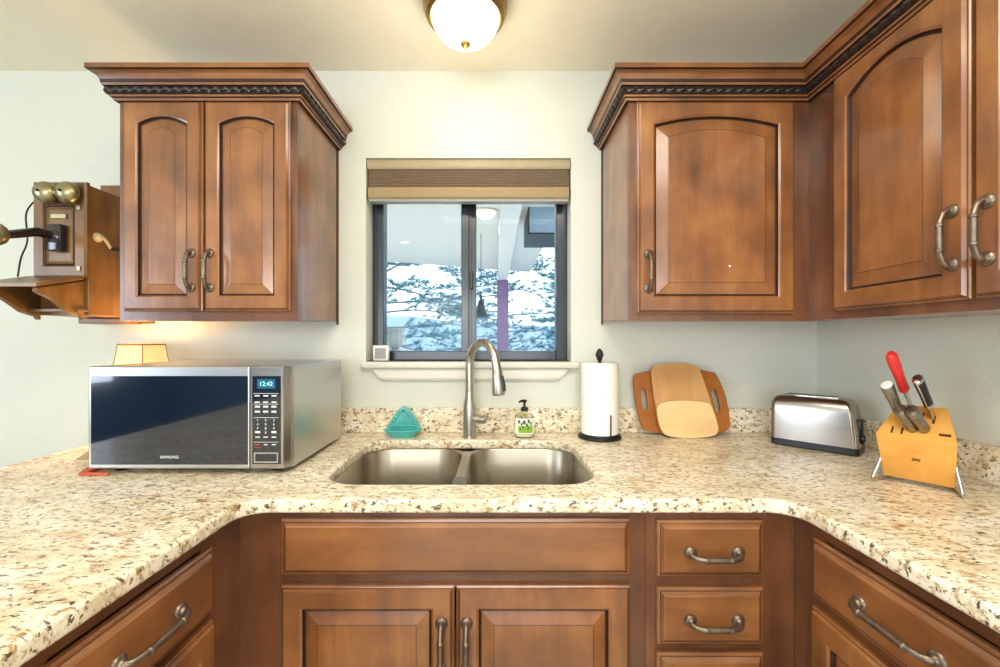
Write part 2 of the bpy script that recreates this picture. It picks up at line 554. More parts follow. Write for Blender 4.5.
# pleated blind in the window head
bl = thing('window_blind', 'tan pleated blind raised to the top of the window over the sink', 'blind', ((WX0+WX1)/2, D+.03, WZ1-.16))
bx0, bx1 = WX0+.004, WX1-.004
zz = Z(169, D)
pr = [(0, zz), (-.004, zz+.008), (-.004, zz+.026), (.004, WZ1-.004), (.05, WZ1-.004), (.05, zz)]
MB().prism(pr, lambda a, b, d: (d, D+a, b), bx0, bx1).build('head_rail', M['shade_rail'], bl)
pz1, pz0 = zz-.001, Z(187, D)
n = 7
pts = []
for i in range(n+1):
    z_ = pz1+(pz0-pz1)*i/n
    pts.append((.003, z_))
    if i < n: pts.append((.011, z_-(pz1-pz0)/n*.5))
pts += [(.045, pz0), (.045, pz1)]
MB().prism(pts, lambda a, b, d: (d, D+a, b), bx0+.004, bx1-.004).build('pleated_fabric', M['shade_dark'], bl)
rz0 = Z(198.5, D)
MB().prism([(.0, pz0-.001), (-.004, pz0-.012), (-.003, rz0+.006), (.002, rz0), (.045, rz0), (.045, pz0-.001)], lambda a, b, d: (d, D+a, b), bx0+.004, bx1-.004).build('bottom_rail', M['shade'], bl)
MB().box(bx0+.006, bx1-.006, D+.004, D+.04, rz0-.010, rz0).build('rail_cap', M['grey'], bl)

# ------------------------------------------------------------------ counter
CT = 0.914
XC0, XCL, XCR, YF, YN = -1.395, -.565, .665, .964, -.55
def arc(cx, cy, r, a0, a1, n=8):
    return [(cx+r*math.cos(math.radians(a0+(a1-a0)*i/n)), cy+r*math.sin(math.radians(a0+(a1-a0)*i/n))) for i in range(n+1)]
R = .055
outline = [(XC0, D-.001), (XC0, YN), (XCL, YN)] + arc(XCL+R, YF-R, R, 180, 90) + arc(XCR-R, YF-R, R, 90, 0) + [(XCR, YN), (XR-.001, YN), (XR-.001, D-.001)]
SX0, SX1, SY0, SY1, SR = -.445, .262, 1.068, 1.53, .10
hole = arc(SX0+SR, SY0+SR, SR, 180, 270) + arc(SX1-SR, SY0+SR, SR, 270, 360) + arc(SX1-SR, SY1-SR, SR, 0, 90) + arc(SX0+SR, SY1-SR, SR, 90, 180)
def slab(name, loops, z0, z1, bev, mat):
    cu = bpy.data.curves.new(name, 'CURVE')
    cu.dimensions = '2D'
    cu.fill_mode = 'BOTH'
    cu.extrude = (z1-z0)/2-bev
    cu.bevel_depth = bev
    cu.bevel_resolution = 4
    cu.offset = -bev
    for lp in loops:
        sp = cu.splines.new('POLY')
        sp.points.add(len(lp)-1)
        for p, q in zip(sp.points, lp): p.co = (q[0], q[1], 0, 1)
        sp.use_cyclic_u = True
    tmp = bpy.data.objects.new(name, cu)
    COL.objects.link(tmp)
    dg = bpy.context.evaluated_depsgraph_get()
    me = bpy.data.meshes.new_from_object(tmp.evaluated_get(dg))
    bpy.data.objects.remove(tmp)
    bm = bmesh.new()
    bm.from_mesh(me)
    bmesh.ops.remove_doubles(bm, verts=bm.verts[:], dist=.0001)
    bm.transform(Matrix.Translation((0, 0, (z0+z1)/2)))
    for f_ in bm.faces: f_.smooth = abs(f_.normal.z) < .99
    for e in bm.edges:
        if len(e.link_faces) == 2 and e.calc_face_angle(0) > math.radians(35): e.smooth = False
    bm.to_mesh(me)
    bm.free()
    me.materials.clear()
    me.materials.append(mat)
    o = bpy.data.objects.new(name, me)
    COL.objects.link(o)
    return o
tag(slab('countertop', [outline, hole], CT-.032, CT, .007, M['granite']), 'speckled cream granite worktop running in a U round the sink', 'countertop')
BT = .1
tag(centred(MB().box(XC0+.05, XR-.022, D-.021, D-.001, CT, CT+.094, .003), 'backsplash', M['granite']), 'low granite upstand along the back wall under the window', 'backsplash')
tag(centred(MB().box(XR-.021, XR-.001, YN, D-.001, CT, CT+.094, .003), 'backsplash', M['granite']), 'low granite upstand along the right wall behind the knife block', 'backsplash')

# ------------------------------------------------------------------ sink
sk = thing('kitchen_sink', 'stainless steel double bowl sink set under the granite worktop', 'sink', ((SX0+SX1)/2, (SY0+SY1)/2, CT-.032))
def rrect(x0, x1, y0, y1, r, z, n=8):
    return [(x, y, z) for x, y in arc(x0+r, y0+r, r, 180, 270, n)+arc(x1-r, y0+r, r, 270, 360, n)+arc(x1-r, y1-r, r, 0, 90, n)+arc(x0+r, y1-r, r, 90, 180, n)]
zt = CT-.0325
def bowl(x0, x1):
    b = MB()
    e = .0125
    y0, y1 = SY0-.004, SY1+.006
    L = [rrect(x0-e, x1+e, y0-e, y1+e, .10, zt-.003), rrect(x0-e, x1+e, y0-e, y1+e, .10, zt), rrect(x0, x1, y0, y1, .09, zt), rrect(x0+.003, x1-.003, y0+.003, y1-.003, .088, zt-.005)]
    for k in range(7):
        a = PI/2*k/6
        i = .008+.03*(1-math.cos(a))
        L.append(rrect(x0+i, x1-i, y0+i, y1-i, .085, zt-.18-.03*math.sin(a)))
    cx, cy = (x0+x1)/2, (y0+y1)/2
    L.append([(cx+.05*math.cos(2*PI*i/36-PI*.75), cy+.05*math.sin(2*PI*i/36-PI*.75), zt-.214) for i in range(36)])
    b.rings(L, cap0=False)
    o = b.build('bowl', M['sink'], sk, 35)
    MB().lathe([(.042, -.006), (.045, 0), (.043, .004), (.03, .005), (.026, -.002)], (cx, cy, zt-.2125), 28).build('drain', M['chrome'], o, 35)
    return o
bowl(SX0-.004, -.114)
bowl(-.087, SX1+.004)
dv = MB()
pr = [(-.1165, zt-.004), (-.1135, zt+.001), (-.0875, zt+.001), (-.0845, zt-.004), (-.0845, zt-.012), (-.1165, zt-.012)]
dv.prism(pr, lambda a, b, d: (a, d, b), 1.10, SY1-.03)
dv.build('divider', M['sink'], sk, 30)
MB().prism([(-.124, zt-.016), (-.118, zt+.003), (-.114, zt+.005), (-.086, zt+.005), (-.080, zt+.003), (-.074, zt-.016)], lambda a, b, d: (a, d, b), SY0+.012, SY0+.14, .002).build('divider_saddle', M['saddle'], sk, 30)

# ------------------------------------------------------------------ faucet
fc = thing('kitchen_faucet', 'brushed nickel gooseneck pull-down faucet behind the sink', 'faucet', (X(469.5, 1.575), 1.578, CT))
fx, fy = fc.location.x, fc.location.y
b = MB()
b.lathe([(.027, 0), (.027, .004), (.024, .007), (.0235, .06), (.0235, .105), (.021, .125), (.0165, .148), (.0152, .165)], (fx, fy, CT), 28)
b.build('body', M['nickel'], fc, 35)
dirv = Vector((.62, -.78, 0)).normalized()
path = [Vector((fx, fy, CT+.16)), Vector((fx, fy, CT+.22)), Vector((fx, fy, CT+.265))]
r_ = .078
for i in range(1, 15):
    a = PI*i/15*1.0
    path.append(Vector((fx, fy, CT+.265)) + dirv*(r_-r_*math.cos(a)) + Vector((0, 0, r_*1.06*math.sin(a))))
end = path[-1]
tdir = (path[-1]-path[-2]).normalized()
path.append(end+tdir*.02)
MB().tube(path, [.0152]*3+[.015]*14+[.015], 20).build('gooseneck', M['nickel'], fc, 40)
h0 = path[-1]
hd = (tdir*.5+Vector((.02, .04, -1.0))).normalized()
pts_ = [h0-hd*.004, h0+hd*.01, h0+hd*.012, h0+hd*.04, h0+hd*.085, h0+hd*.093]
hd_o = MB().tube(pts_, [.0156, .0164, .0174, .0185, .0225, .020], 22).build('spray_head', M['nickel'], fc, 30)
q = h0+hd*.052
side = Vector((.85, -.5, 0)).normalized()
b = MB()
b.tube([q+side*.0175-hd*.026, q+side*.021+hd*.0, q+side*.0225+hd*.026], [.005, .0065, .006], 10)
b.build('spray_button', M['black'], hd_o, 40)
b = MB()
lz = CT+.068
ld = Vector((.9, -.42, 0)).normalized()
a0 = Vector((fx, fy, lz))+ld*.02
b.tube([a0, a0+ld*.012, a0+ld*.013, a0+ld*.042, a0+ld*.046], [.015, .015, .0145, .0145, .011], 18)
l0 = a0+ld*.038
b.tube([l0+Vector((0, 0, .008)), l0+ld*.012+Vector((0, -.01, .013)), l0+ld*.022+Vector((0, -.028, .015))], [.0045, .0042, .0035], 10)
b.build('lever_handle', M['nickel'], fc, 40)

# ------------------------------------------------------------------ cabinet joinery
def outline_loop(w, h, ix, ib, it, rise, y, K=16):
    """rectangle w x h from (0,0), inset; top edge dips by rise at the sides"""
    x0, x1 = ix, w-ix
    lp = [(x0, y, ib), (x1, y, ib)]
    for i in range(K+1):
        t = 1-2*i/K
        lp.append(((x0+x1)/2+t*(x1-x0)/2, y, h-it-rise*t*t))
    return lp

def door(name, Mx, w, h, rise, parent, mat, s=.046, bev=.032, top=None, bot=None, t=.02):
    """raised-panel door; local x = width, z = height, -y = outwards"""
    b = MB(Mx)
    top = s*.82 if top is None else top
    bot = s if bot is None else bot
    def L(i, y, r=0.0, it=None, ib=None): return outline_loop(w, h, i, i if ib is None else ib, i if it is None else it, r, y)
    def P(k, y, kr): return outline_loop(w, h, s+k, bot+k, top+k, rise*kr, y)
    loops = [L(0, 0), L(0, -t*.5), L(.002, -t*.62), L(.004, -t*.66), L(.0055, -t*.66), L(.0095, -t), L(.012, -t),
             P(0, -t, 1), P(.0025, -t+.002, 1), P(.005, -t+.0035, 1), P(.0075, -t+.011, 1), P(.0095, -t+.0115, 1), P(.0115, -t+.010, 1), P(.009+bev, -t+.0025, .96), P(.0102+bev, -t+.0022, .95), P(.0115+bev, -t+.002, .95)]
    mats = [0, 0, 0, 1, 0, 0, 0, 0, 0, 1, 1, 1, 0, 1, 0, 0]
    b.rings(loops, mats)
    return b.build(name, [mat, M['glaze']], parent)

def drawer(name, Mx, w, h, parent, mat, t=.02):
    b = MB(Mx)
    def L(i, y): return outline_loop(w, h, i, i, i, 0, y, 2)
    loops = [L(0, 0), L(0, -t*.45), L(.003, -t*.56), L(.0065, -t*.60), L(.0080, -t*.60), L(.013, -t*.90), L(.0165, -t), L(.0185, -t)]
    b.rings(loops, [0, 0, 0, 1, 0, 0, 0, 0])
    return b.build(name, [mat, M['glaze']], parent)

def handle(Mx, L, parent):
    """pewter pull along local x, centred on the origin, -y outwards"""
    b = MB(Mx)
    ax = RX(PI/2)
    out = .026
    for sg in (-1, 1):
        c = (sg*L/2, 0, 0)
        b.lathe([(.0145, 0), (.0145, .0025), (.0125, .0055), (.009, .007), (.0075, .011)], c, 18, axis=ax)
        b.tube([(sg*L/2, -.006, 0), (sg*L/2, -.014, 0), (sg*(L/2-.006), -.020, 0), (sg*(L/2-.022), -out+.001, 0), (sg*(L/2-.027), -out, 0)], [.0070, .0064, .0060, .0058, .0066], 12)
        b.tube([(sg*(L/2-.024), -out, 0), (sg*(L/2-.026), -out, 0), (sg*(L/2-.030), -out, 0), (sg*(L/2-.032), -out, 0)], [.0062, .0080, .0080, .0062], 14)
    hl = L/2-.028
    b.tube([(-hl, -out, 0), (-hl*.5, -out, 0), (0, -out, 0), (hl*.5, -out, 0), (hl, -out, 0)], [.0062, .0066, .0068, .0066, .0062], 14)
    return b.build('handle', M['pewter'], parent, 40)

def front(x, y, z): return T(x, y, z)
def rightrun(x, y, z): return frame((x, y, z), (0, -1, 0), (1, 0, 0))      # faces -X
def leftrun(x, y, z): return frame((x, y, z), (0, 1, 0), (-1, 0, 0))       # faces +X
UP = RY(-PI/2)                                                               # turns a pull upright

def face_frame(Mx, w, z0, z1, stiles, rails, parent, mat, t=.019):
    b = MB(Mx)
    for a, c in stiles: b.box(a, c, 0, t, z0, z1)
    xs = sorted(stiles)
    for i in range(len(xs)-1):
        for a, c in rails: b.box(xs[i][1], xs[i+1][0], 0.0004, t-.0004, a, c)
    return b.build('face_frame', mat, parent)

CB = 2.006                                                                   # underside of the crown
CTOP = 2.093
CPROF = [(0, 0), (.010, 0), (.013, .006), (.017, .009), (.018, .015), (.024, .015), (.024, .036), (.030, .037), (.032, .043),
         (.034, .053), (.041, .065), (.050, .071), (.057, .073), (.057, .087), (0, .087)]
CPROF = [(a, CB+b) for a, b in CPROF]
ROPE_OUT, ROPE_Z = .0225, CB+.0255
def crown(path, parent=None, name='crown_moulding'):
    o = MB().sweep(CPROF, path, [1, 0, 1, 0, 1, 1, 1, 0, 1, 0, 0, 1, 0, 0, 0]).build(name, [M['wood_x'], M['glaze']], parent, 25)
    b = MB()
    P = [Vector((p[0], p[1], 0)) for p in path]
    # offset path for the rope
    nr = []
    for i in range(len(P)-1):
        d = (P[i+1]-P[i]).normalized()
        nr.append(Vector((d.y, -d.x, 0)))
    q = []
    for i in range(len(P)):
        if i == 0: m = nr[0]
        elif i == len(P)-1: m = nr[-1]
        else:
            m = (nr[i-1]+nr[i]).normalized()
            m = m/m.dot(nr[i])
        q.append(P[i]+m*ROPE_OUT+Vector((0, 0, ROPE_Z)))
    for i in range(len(q)-1): b.rope(q[i], q[i+1], .0098, .030)
    b.build('rope_trim', M['rope'], o, 50)
    return o

# ------------------------------------------------------------------ upper cabinets
UY = 1.33                                                                    # face of the upper frames
UB = Z(321, UY)                                                              # underside
DY = UY-.0005
# left of the window
lx0, lx1 = X(120, UY), X(298, UY)
uc = thing('upper_cabinet', 'brown maple wall cabinet with two narrow arched doors left of the window', 'cabinet', ((lx0+lx1)/2, (UY+D)/2, UB))
MB().box(lx0, lx1, UY+.019, D-.001, UB+.012, CTOP-.002).build('body', M['wood_z'], uc)
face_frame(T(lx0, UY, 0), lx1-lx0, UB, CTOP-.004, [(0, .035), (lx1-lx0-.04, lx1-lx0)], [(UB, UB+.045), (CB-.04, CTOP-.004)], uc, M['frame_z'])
MB().box(lx1-.0005, lx1+.002, D-.018, D-.001, UB, CB+.01).build('scribe_strip', M['glaze'], uc)
ua, ub_ = X(121.5, UY-.02), X(201.3, UY-.02)
uc_, ud = X(203.2, UY-.02), X(289, UY-.02)
dz0, dz1 = Z(311, UY-.02), CB-.004
d1 = door('door', T(ua, DY, dz0), ub_-ua, dz1-dz0, .021, uc, M['wood_z'], .042, .030, .043)
d2 = door('door', T(uc_, DY, dz0), ud-uc_, dz1-dz0, .021, uc, M['wood_z'], .042, .030, .043)
hz = Z(270, UY-.03)
handle(T(X(191, UY-.02), UY-.02, hz) @ UP, .105, d1)
handle(T(X(209.5, UY-.02), UY-.02, hz) @ UP, .105, d2)
crown([(lx0, D-.002), (lx0, UY), (lx1, UY), (lx1, D-.002)], uc)

# right of the window, on the back wall
rx0 = X(628.5, UY)
RF = X(809, UY)                                                              # face of the right-hand run
uc = thing('upper_cabinet', 'brown maple wall cabinet with one wide arched door right of the window', 'cabinet', ((rx0+RF)/2, (UY+D)/2, UB))
MB().box(rx0, XR-.001, UY+.019, D-.001, UB+.012, CTOP-.002).build('body', M['wood_z'], uc)
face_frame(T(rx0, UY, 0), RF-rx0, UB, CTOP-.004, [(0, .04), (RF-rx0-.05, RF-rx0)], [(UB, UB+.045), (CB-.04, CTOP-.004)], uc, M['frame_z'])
MB().box(rx0-.002, rx0+.0005, D-.018, D-.001, UB, CB+.01).build('scribe_strip', M['glaze'], uc)
ra, rb = X(638, UY-.02), X(796, UY-.02)
dz0 = Z(313, UY-.02)
d1 = door('door', T(ra, DY, dz0), rb-ra, dz1-dz0, .025, uc, M['wood_z'], .047, .036, .043)
handle(T(X(648.5, UY-.02), UY-.02, Z(271, UY-.03)) @ UP, .105, d1)
MB().lathe([(.0035, 0), (.003, .001)], (X(730, UY-.02), UY-.0185, Z(266, UY-.02)), 12, axis=RX(PI/2)).build('white_dot', M['white'], d1)

# on the right wall
uy1 = .40
KR = .0437                                                                  # run turned slightly to fit the image perspective, not truly out of square
def rightrun_u(x, y, z): return frame((x-KR*(UY-y), y, z), (-KR, -1, 0), (1, -KR, 0))
uc = thing('upper_cabinet', 'brown maple wall cabinet with paired doors on the right wall above the knife block', 'cabinet', ((RF+XR)/2, (UY+uy1)/2, UB))
MB().prism([(RF+.019, UY+.017), (RF+.019-KR*(UY-uy1), uy1), (XR-.001, uy1), (XR-.001, UY+.017)], lambda a, b, d: (a, b, d), UB+.012, CTOP-.002).build('body', M['wood_z'], uc)
W_ = UY-uy1
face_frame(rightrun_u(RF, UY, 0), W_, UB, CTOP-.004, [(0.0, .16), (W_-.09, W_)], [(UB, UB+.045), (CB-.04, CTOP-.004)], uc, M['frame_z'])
MB().box(RF+.019, XR-.001, uy1, UY, UB+.004, UB+.0115).build('under_panel', M['wood_y'], uc)
dfx = RF-.02
ry = lambda px: (dfx-KR*UY)/((px-CX)/F-KR)
y0_, y1_, y2_ = ry(832), ry(967), ry(972)
wd = y0_-y1_
d1 = door('door', rightrun_u(RF-.0005, y0_, dz0), wd, dz1-dz0, .038, uc, M['wood_z'], .047, .036, .034)
d2 = door('door', rightrun_u(RF-.0005, y2_, dz0), wd, dz1-dz0, .038, uc, M['wood_z'], .047, .036, .034)
hz = Z(238.5, ry(950))
handle(rightrun_u(dfx, y1_+.028, hz) @ UP, .108, d1)
handle(rightrun_u(dfx, y2_-.028, hz) @ UP, .108, d2)

cm = crown([(rx0, D-.002), (rx0, UY), (RF, UY), (RF-KR*(UY-uy1), uy1)])
tag(cm, 'carved brown crown moulding with black rope bead topping the cabinets right of the window', 'moulding')

# ------------------------------------------------------------------ base cabinets
BY = .99
BF_L, BF_R = -.591, .69
SB = CT-.032                                                                 # underside of the worktop
TK = .10
by = BY-.02
b0, b1, b2 = X(275, BY), X(645, BY), X(770, BY)
cab = thing('sink_base_cabinet', 'brown maple base cabinet with a plain panel and two doors under the sink', 'cabinet', ((b0+b1)/2, BY+.3, 0))
MB().box(b0, b1, BY+.019, D-.03, TK, .60).build('body', M['wood_z'], cab)
MB().box(b0, b1, BY+.075, BY+.09, 0, TK).build('toe_kick', M['glaze'], cab)
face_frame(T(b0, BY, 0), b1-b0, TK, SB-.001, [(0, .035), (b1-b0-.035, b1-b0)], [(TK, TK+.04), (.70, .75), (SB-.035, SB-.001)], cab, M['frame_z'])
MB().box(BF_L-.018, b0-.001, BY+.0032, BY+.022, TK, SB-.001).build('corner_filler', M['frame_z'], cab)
pa, pb = X(279, by), X(631.5, by)
drawer('false_front', T(pa, BY-.0005, Z(577, by)), pb-pa, Z(520.5, by)-Z(577, by), cab, M['wood_x'])
dt = Z(588, by)
pm0, pm1 = X(454, by), X(456, by)
d1 = door('door', T(pa, BY-.0005, .135), pm0-pa, dt-.135, 0, cab, M['wood_z'], .046, .03, .046)
d2 = door('door', T(pm1, BY-.0005, .135), pb-pm1, dt-.135, 0, cab, M['wood_z'], .046, .03, .046)
handle(T(X(441.5, by), by, Z(620, by)-.06) @ UP, .105, d1)
handle(T(X(466.5, by), by, Z(620, by)-.06) @ UP, .105, d2)

cab = thing('drawer_base_cabinet', 'narrow brown base cabinet with a stack of drawers right of the sink', 'cabinet', ((b1+b2)/2, BY+.3, 0))
MB().box(b1+.001, b2, BY+.019, D-.03, TK, SB-.001).build('body', M['wood_z'], cab)
MB().box(b1+.001, b2, BY+.075, BY+.09, 0, TK).build('toe_kick', M['glaze'], cab)
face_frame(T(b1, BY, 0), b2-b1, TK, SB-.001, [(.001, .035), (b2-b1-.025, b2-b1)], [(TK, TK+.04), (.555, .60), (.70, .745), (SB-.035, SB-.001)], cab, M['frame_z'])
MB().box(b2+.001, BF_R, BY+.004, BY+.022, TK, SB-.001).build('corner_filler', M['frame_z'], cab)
qa, qb = X(658.5, by), X(766, by)
for k, (ya, yb_) in enumerate(((522, 579), (590, 647), (656, 728), (740, 830))):
    z1, z0 = Z(ya, by), Z(yb_, by)
    dr = drawer('drawer', T(qa, BY-.0005, z0), qb-qa, z1-z0, cab, M['wood_x'])
    handle(T((qa+qb)/2+.004, by, (z0+z1)/2-.004) @ RX(.25), .108, dr)

yl = lambda px: F*(BF_L+.02)/(px-CX)
cab = thing('base_cabinet', 'brown base cabinet with drawer over door at the left below the microwave', 'cabinet', (BF_L-.3, .55, 0))
Y1, Y0 = BY, -.5
MB().box(-1.15, BF_L-.0192, Y0, BY+.02, TK, SB-.001).build('body', M['wood_z'], cab)
MB().box(-1.15, BF_L-.075, Y0, BY+.02, 0, TK).build('toe_kick', M['glaze'], cab)
ya = yl(212)+.016
w_ = .335
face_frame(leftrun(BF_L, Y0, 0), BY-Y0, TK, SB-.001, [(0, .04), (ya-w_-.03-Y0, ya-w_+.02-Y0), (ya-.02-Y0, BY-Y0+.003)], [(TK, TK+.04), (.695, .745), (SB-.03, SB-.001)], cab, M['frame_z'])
zt_, zb_ = Z(547, ya), Z(611, ya)
zd = Z(619, ya)
for k in range(2):
    yy = ya-w_-k*(w_+.03)
    dr = drawer('drawer', leftrun(BF_L+.0005, yy, zb_), w_, zt_-zb_, cab, M['wood_y'])
    handle(leftrun(BF_L+.02, yy+w_/2, (zt_+zb_)/2) , .128, dr)
    dd = door('door', leftrun(BF_L+.0005, yy, .135), w_, zd-.135, 0, cab, M['wood_z'], .05, .03, .05)
    handle(leftrun(BF_L+.02, yy+.03, zd-.10) @ UP, .105, dd)

yr = lambda px: F*(BF_R-.02)/(px-CX)
cab = thing('base_cabinet', 'brown base cabinet with wide drawer over doors at the right below the knife block', 'cabinet', (BF_R+.3, .55, 0))
MB().box(BF_R+.019, XR-.03, Y0, BY+.02, TK, SB-.001).build('body', M['wood_z'], cab)
MB().box(BF_R+.075, XR-.03, Y0, BY+.02, 0, TK).build('toe_kick', M['glaze'], cab)
ya = yr(813.5)+.014
w_ = .40
face_frame(rightrun(BF_R, BY, 0), BY-Y0, TK, SB-.001, [(-.003, BY-ya+.02), (BY-ya+w_-.02, BY-ya+w_+.04), (BY-Y0-.04, BY-Y0)], [(TK, TK+.04), (.69, .745), (SB-.03, SB-.001)], cab, M['frame_z'])
zt_, zb_ = Z(537, ya), Z(595, ya)
zd = Z(605, ya)
for k in range(2):
    yy = ya-k*(w_+.03)
    dr = drawer('drawer', rightrun(BF_R-.0005, yy, zb_), w_, zt_-zb_, cab, M['wood_y'])
    handle(rightrun(BF_R-.02, yy-w_/2, (zt_+zb_)/2), .140, dr)
    dd = door('door', rightrun(BF_R-.0005, yy, .135), w_, zd-.135, 0, cab, M['wood_z'], .05, .03, .05)
    handle(rightrun(BF_R-.02, yy-w_+.03, zd-.12) @ UP, .105, dd)

# ------------------------------------------------------------------ ceiling light
cl = thing('ceiling_light', 'round flush ceiling light with glowing frosted dome and bronze rim', 'lamp', (X(465.5, 1.32), 1.32, CEIL))
lc = (cl.location.x, 1.32, CEIL)
MB().lathe([(.104, -.001), (.128, -.004), (.130, -.016), (.124, -.030), (.127, -.036), (.119, -.054), (.108, -.060), (.102, -.054)], lc, 48).build('rim', M['fixture'], cl, 30)
prof = [(.1030*math.cos(a), -.054-.080*math.sin(a)) for a in [PI/2*k/12 for k in range(13)]]
MB().lathe(prof[::-1], lc, 48).build('glass_dome', M['domeglass'], cl, 60)
MB().lathe([(.0015, -.158), (.005, -.154), (.0045, -.149), (.008, -.146), (.0145, -.140), (.016, -.135), (.014, -.130)], lc, 24).build('finial', M['fixture'], cl, 40)
lamp('ceiling_light_bulb', 'POINT', (lc[0], lc[1], CEIL-.22), (0, 0, 0), 2.6, (1.0, 0.86, 0.66), .07)

# ------------------------------------------------------------------ microwave
mx, my = X(88, 1.14), 1.14
mr = X(288, 1.14)
MZ0, MZ1 = CT+.012, Z(366.5, 1.14)
mw = thing('microwave_oven', 'stainless steel microwave oven with black glass door on the left counter', 'microwave', ((mx+mr)/2, 1.35, CT))
MB().box(mx, mr, my+.03, 1.535, MZ0, MZ1, .004).build('case', M['steel_y'], mw)
gx0, gx1 = X(249.3, my), X(250.6, my)
fr = MB()
fr.box(mx, gx0, my, my+.029, MZ0+.004, MZ1, .003)
dobj = fr.build('door', M['steel_x'], mw)
MB().box(X(91.5, my), X(248, my), my-.0015, my+.004, Z(464.5, my), Z(376, my)).build('door_glass', M['blackglass'], dobj)
text_mesh('maker_name', 'SAMSUNG', .0102, M['ink'], dobj, T(X(170, my), my-.0022, Z(457, my)) @ RX(PI/2) @ Matrix.Diagonal((1.05, 1, 1, 1)), .0005)
pm = MB()
xa, xb = gx1, X(283.5, my)
pm.prism([(xa, my), (xb, my), (mr-.002, my+.02), (mr, my+.029), (xa, my+.029)], lambda a, b, d: (a, b, d), MZ0+.004, MZ1, .002)
pobj = pm.build('control_panel', M['steel_z'], mw)
cx0, cx1 = X(252.5, my), X(280.8, my)
pz0, pz1 = Z(464, my), Z(376, my)
kp = MB().box(cx0, cx1, my-.0012, my+.004, pz0, pz1).build('keypad', M['blackglass'], pobj)
MB().box(X(257.5, my), X(275.5, my), my-.0020, my-.0006, Z(388.5, my), Z(379, my)).build('display', M['display'], pobj)
text_mesh('clock_digits', '12:42', .0165, M['digits'], pobj, T(X(266.5, my), my-.0027, Z(383.9, my)) @ RX(PI/2))
def key(px, py, w, h, mat='ink'):
    return MB().box(X(px-w/2, my), X(px+w/2, my), my-.0019, my-.0008, Z(py+h/2, my), Z(py-h/2, my)).build('key_print', M[mat], kp)
for y_ in (393.2, 399.6):
    for x_ in (257.5, 266, 274.4): key(x_, y_+2.5, 5, 1.2)
for y_ in (393.4, 404, 417.5, 442): key(266.3, y_, 25, .35)
for y_ in (406.5, 411.5):
    for x_ in (257.8, 266, 274.2): key(x_, y_, 4.8, 1.8)
dig = iter('123456789')
for y_ in (420, 424.2, 428.4):
    for x_ in (258, 266, 274.2):
        text_mesh('key_digit', next(dig), .0088, M['ink'], kp, T(X(x_, my), my-.0018, Z(y_, my)) @ RX(PI/2))
text_mesh('key_digit', '0', .0088, M['ink'], kp, T(X(266, my), my-.0018, Z(432.6, my)) @ RX(PI/2))
for x_ in (258, 274.2): key(x_, 432, 4.8, 2.0)
for x_ in (258, 266, 274.2): key(x_, 437, 4.4, 1.0)
key(257.6, 444.6, 4.6, 1.0, 'redink'); key(257.6, 447.4, 6, .5, 'redink'); key(266, 444.5, 3.4, 1.0); key(274.2, 444.5, 4, 1.0)
bt = MB()
for a, b_, c, d in ((254.5, 278.5, 452.3, 453.5), (254.5, 278.5, 461.3, 462.5), (254.5, 255.6, 453.5, 461.3), (277.4, 278.5, 453.5, 461.3)):
    bt.box(X(a, my), X(b_, my), my-.0030, my-.0008, Z(d, my), Z(c, my))
bt.build('door_button', M['grey'], pobj)
for x_, y_ in ((mx+.05, my+.05), (mr-.05, my+.05), (mx+.05, 1.50), (mr-.05, 1.50)):
    MB().lathe([(.016, 0), (.018, .0125)], (x_, y_, CT), 14).build('foot', M['black'], mw)

# folded pot holder peeking out at the microwave's left end
ph = thing('pot_holder', 'folded red and tan pot holder tucked behind the left end of the microwave', 'pot holder', (-1.16, 1.21, CT))
MB().prism([(-1.100, 1.132), (-1.02, 1.130), (-1.02, 1.137), (-1.086, 1.138), (-1.086, 1.21), (-1.12, 1.23), (-1.13, 1.19)], lambda a, b, d: (a, b, d), CT+.0005, CT+.0075, .002).build('red_pad', M['redcloth'], ph)
MB().prism([(-1.225, 0), (-1.088, .0), (-1.088, .075), (-1.13, .062)], lambda a, b, d: (a, d, CT+.0078+b), 1.245, 1.262, .003).build('tan_flap', M['tan'], ph)
MB().prism([(-1.155, 0), (-1.088, .0), (-1.088, .05), (-1.118, .036)], lambda a, b, d: (a, d, CT+.0078+b), 1.215, 1.232, .003).build('red_flap', M['redcloth'], ph)

# small table lamp behind the microwave
lx, ly = X(138, 1.50), 1.515
tl = thing('table_lamp', 'small lamp with glowing cream cloth shade standing behind the microwave', 'lamp', (lx, ly, CT))
MB().lathe([(.05, 0), (.052, .008), (.045, .014), (.018, .024), (.014, .05), (.026, .09), (.028, .12), (.014, .16), (.008, .18), (.008, .27)], (lx, ly, CT), 24).build('base', M['brass'], tl, 40)
st, sb = Z(344.5, 1.50), Z(366, 1.50)-.03
sh = MB()
loops = []
for k in range(7):
    t = k/6
    z = sb+(st-sb)*t
    rr = .098-.022*(t**0.8)
    loops.append([(lx+rr*math.cos(2*PI*i/6-.89), ly+rr*.92*math.sin(2*PI*i/6-.89), z) for i in range(6)])
sh.rings(loops, cap0=False, cap1=False)
so = sh.build('lamp_shade', M['lampshade'], tl)
tr = MB()
for i in range(6):
    tr.tube([Vector(l[i]) for l in loops], .0016, 6)
    tr.tube([Vector(loops[-1][i]), Vector(loops[-1][(i+1) % 6])], .003, 6)
    tr.tube([Vector(loops[0][i]), Vector(loops[0][(i+1) % 6])], .003, 6)
tr.build('braid_trim', M['lamp_trim'], so)
lamp('table_lamp_bulb', 'POINT', (lx, ly, st-.035), (0, 0, 0), 5.0, (1.0, 0.64, 0.28), .04)

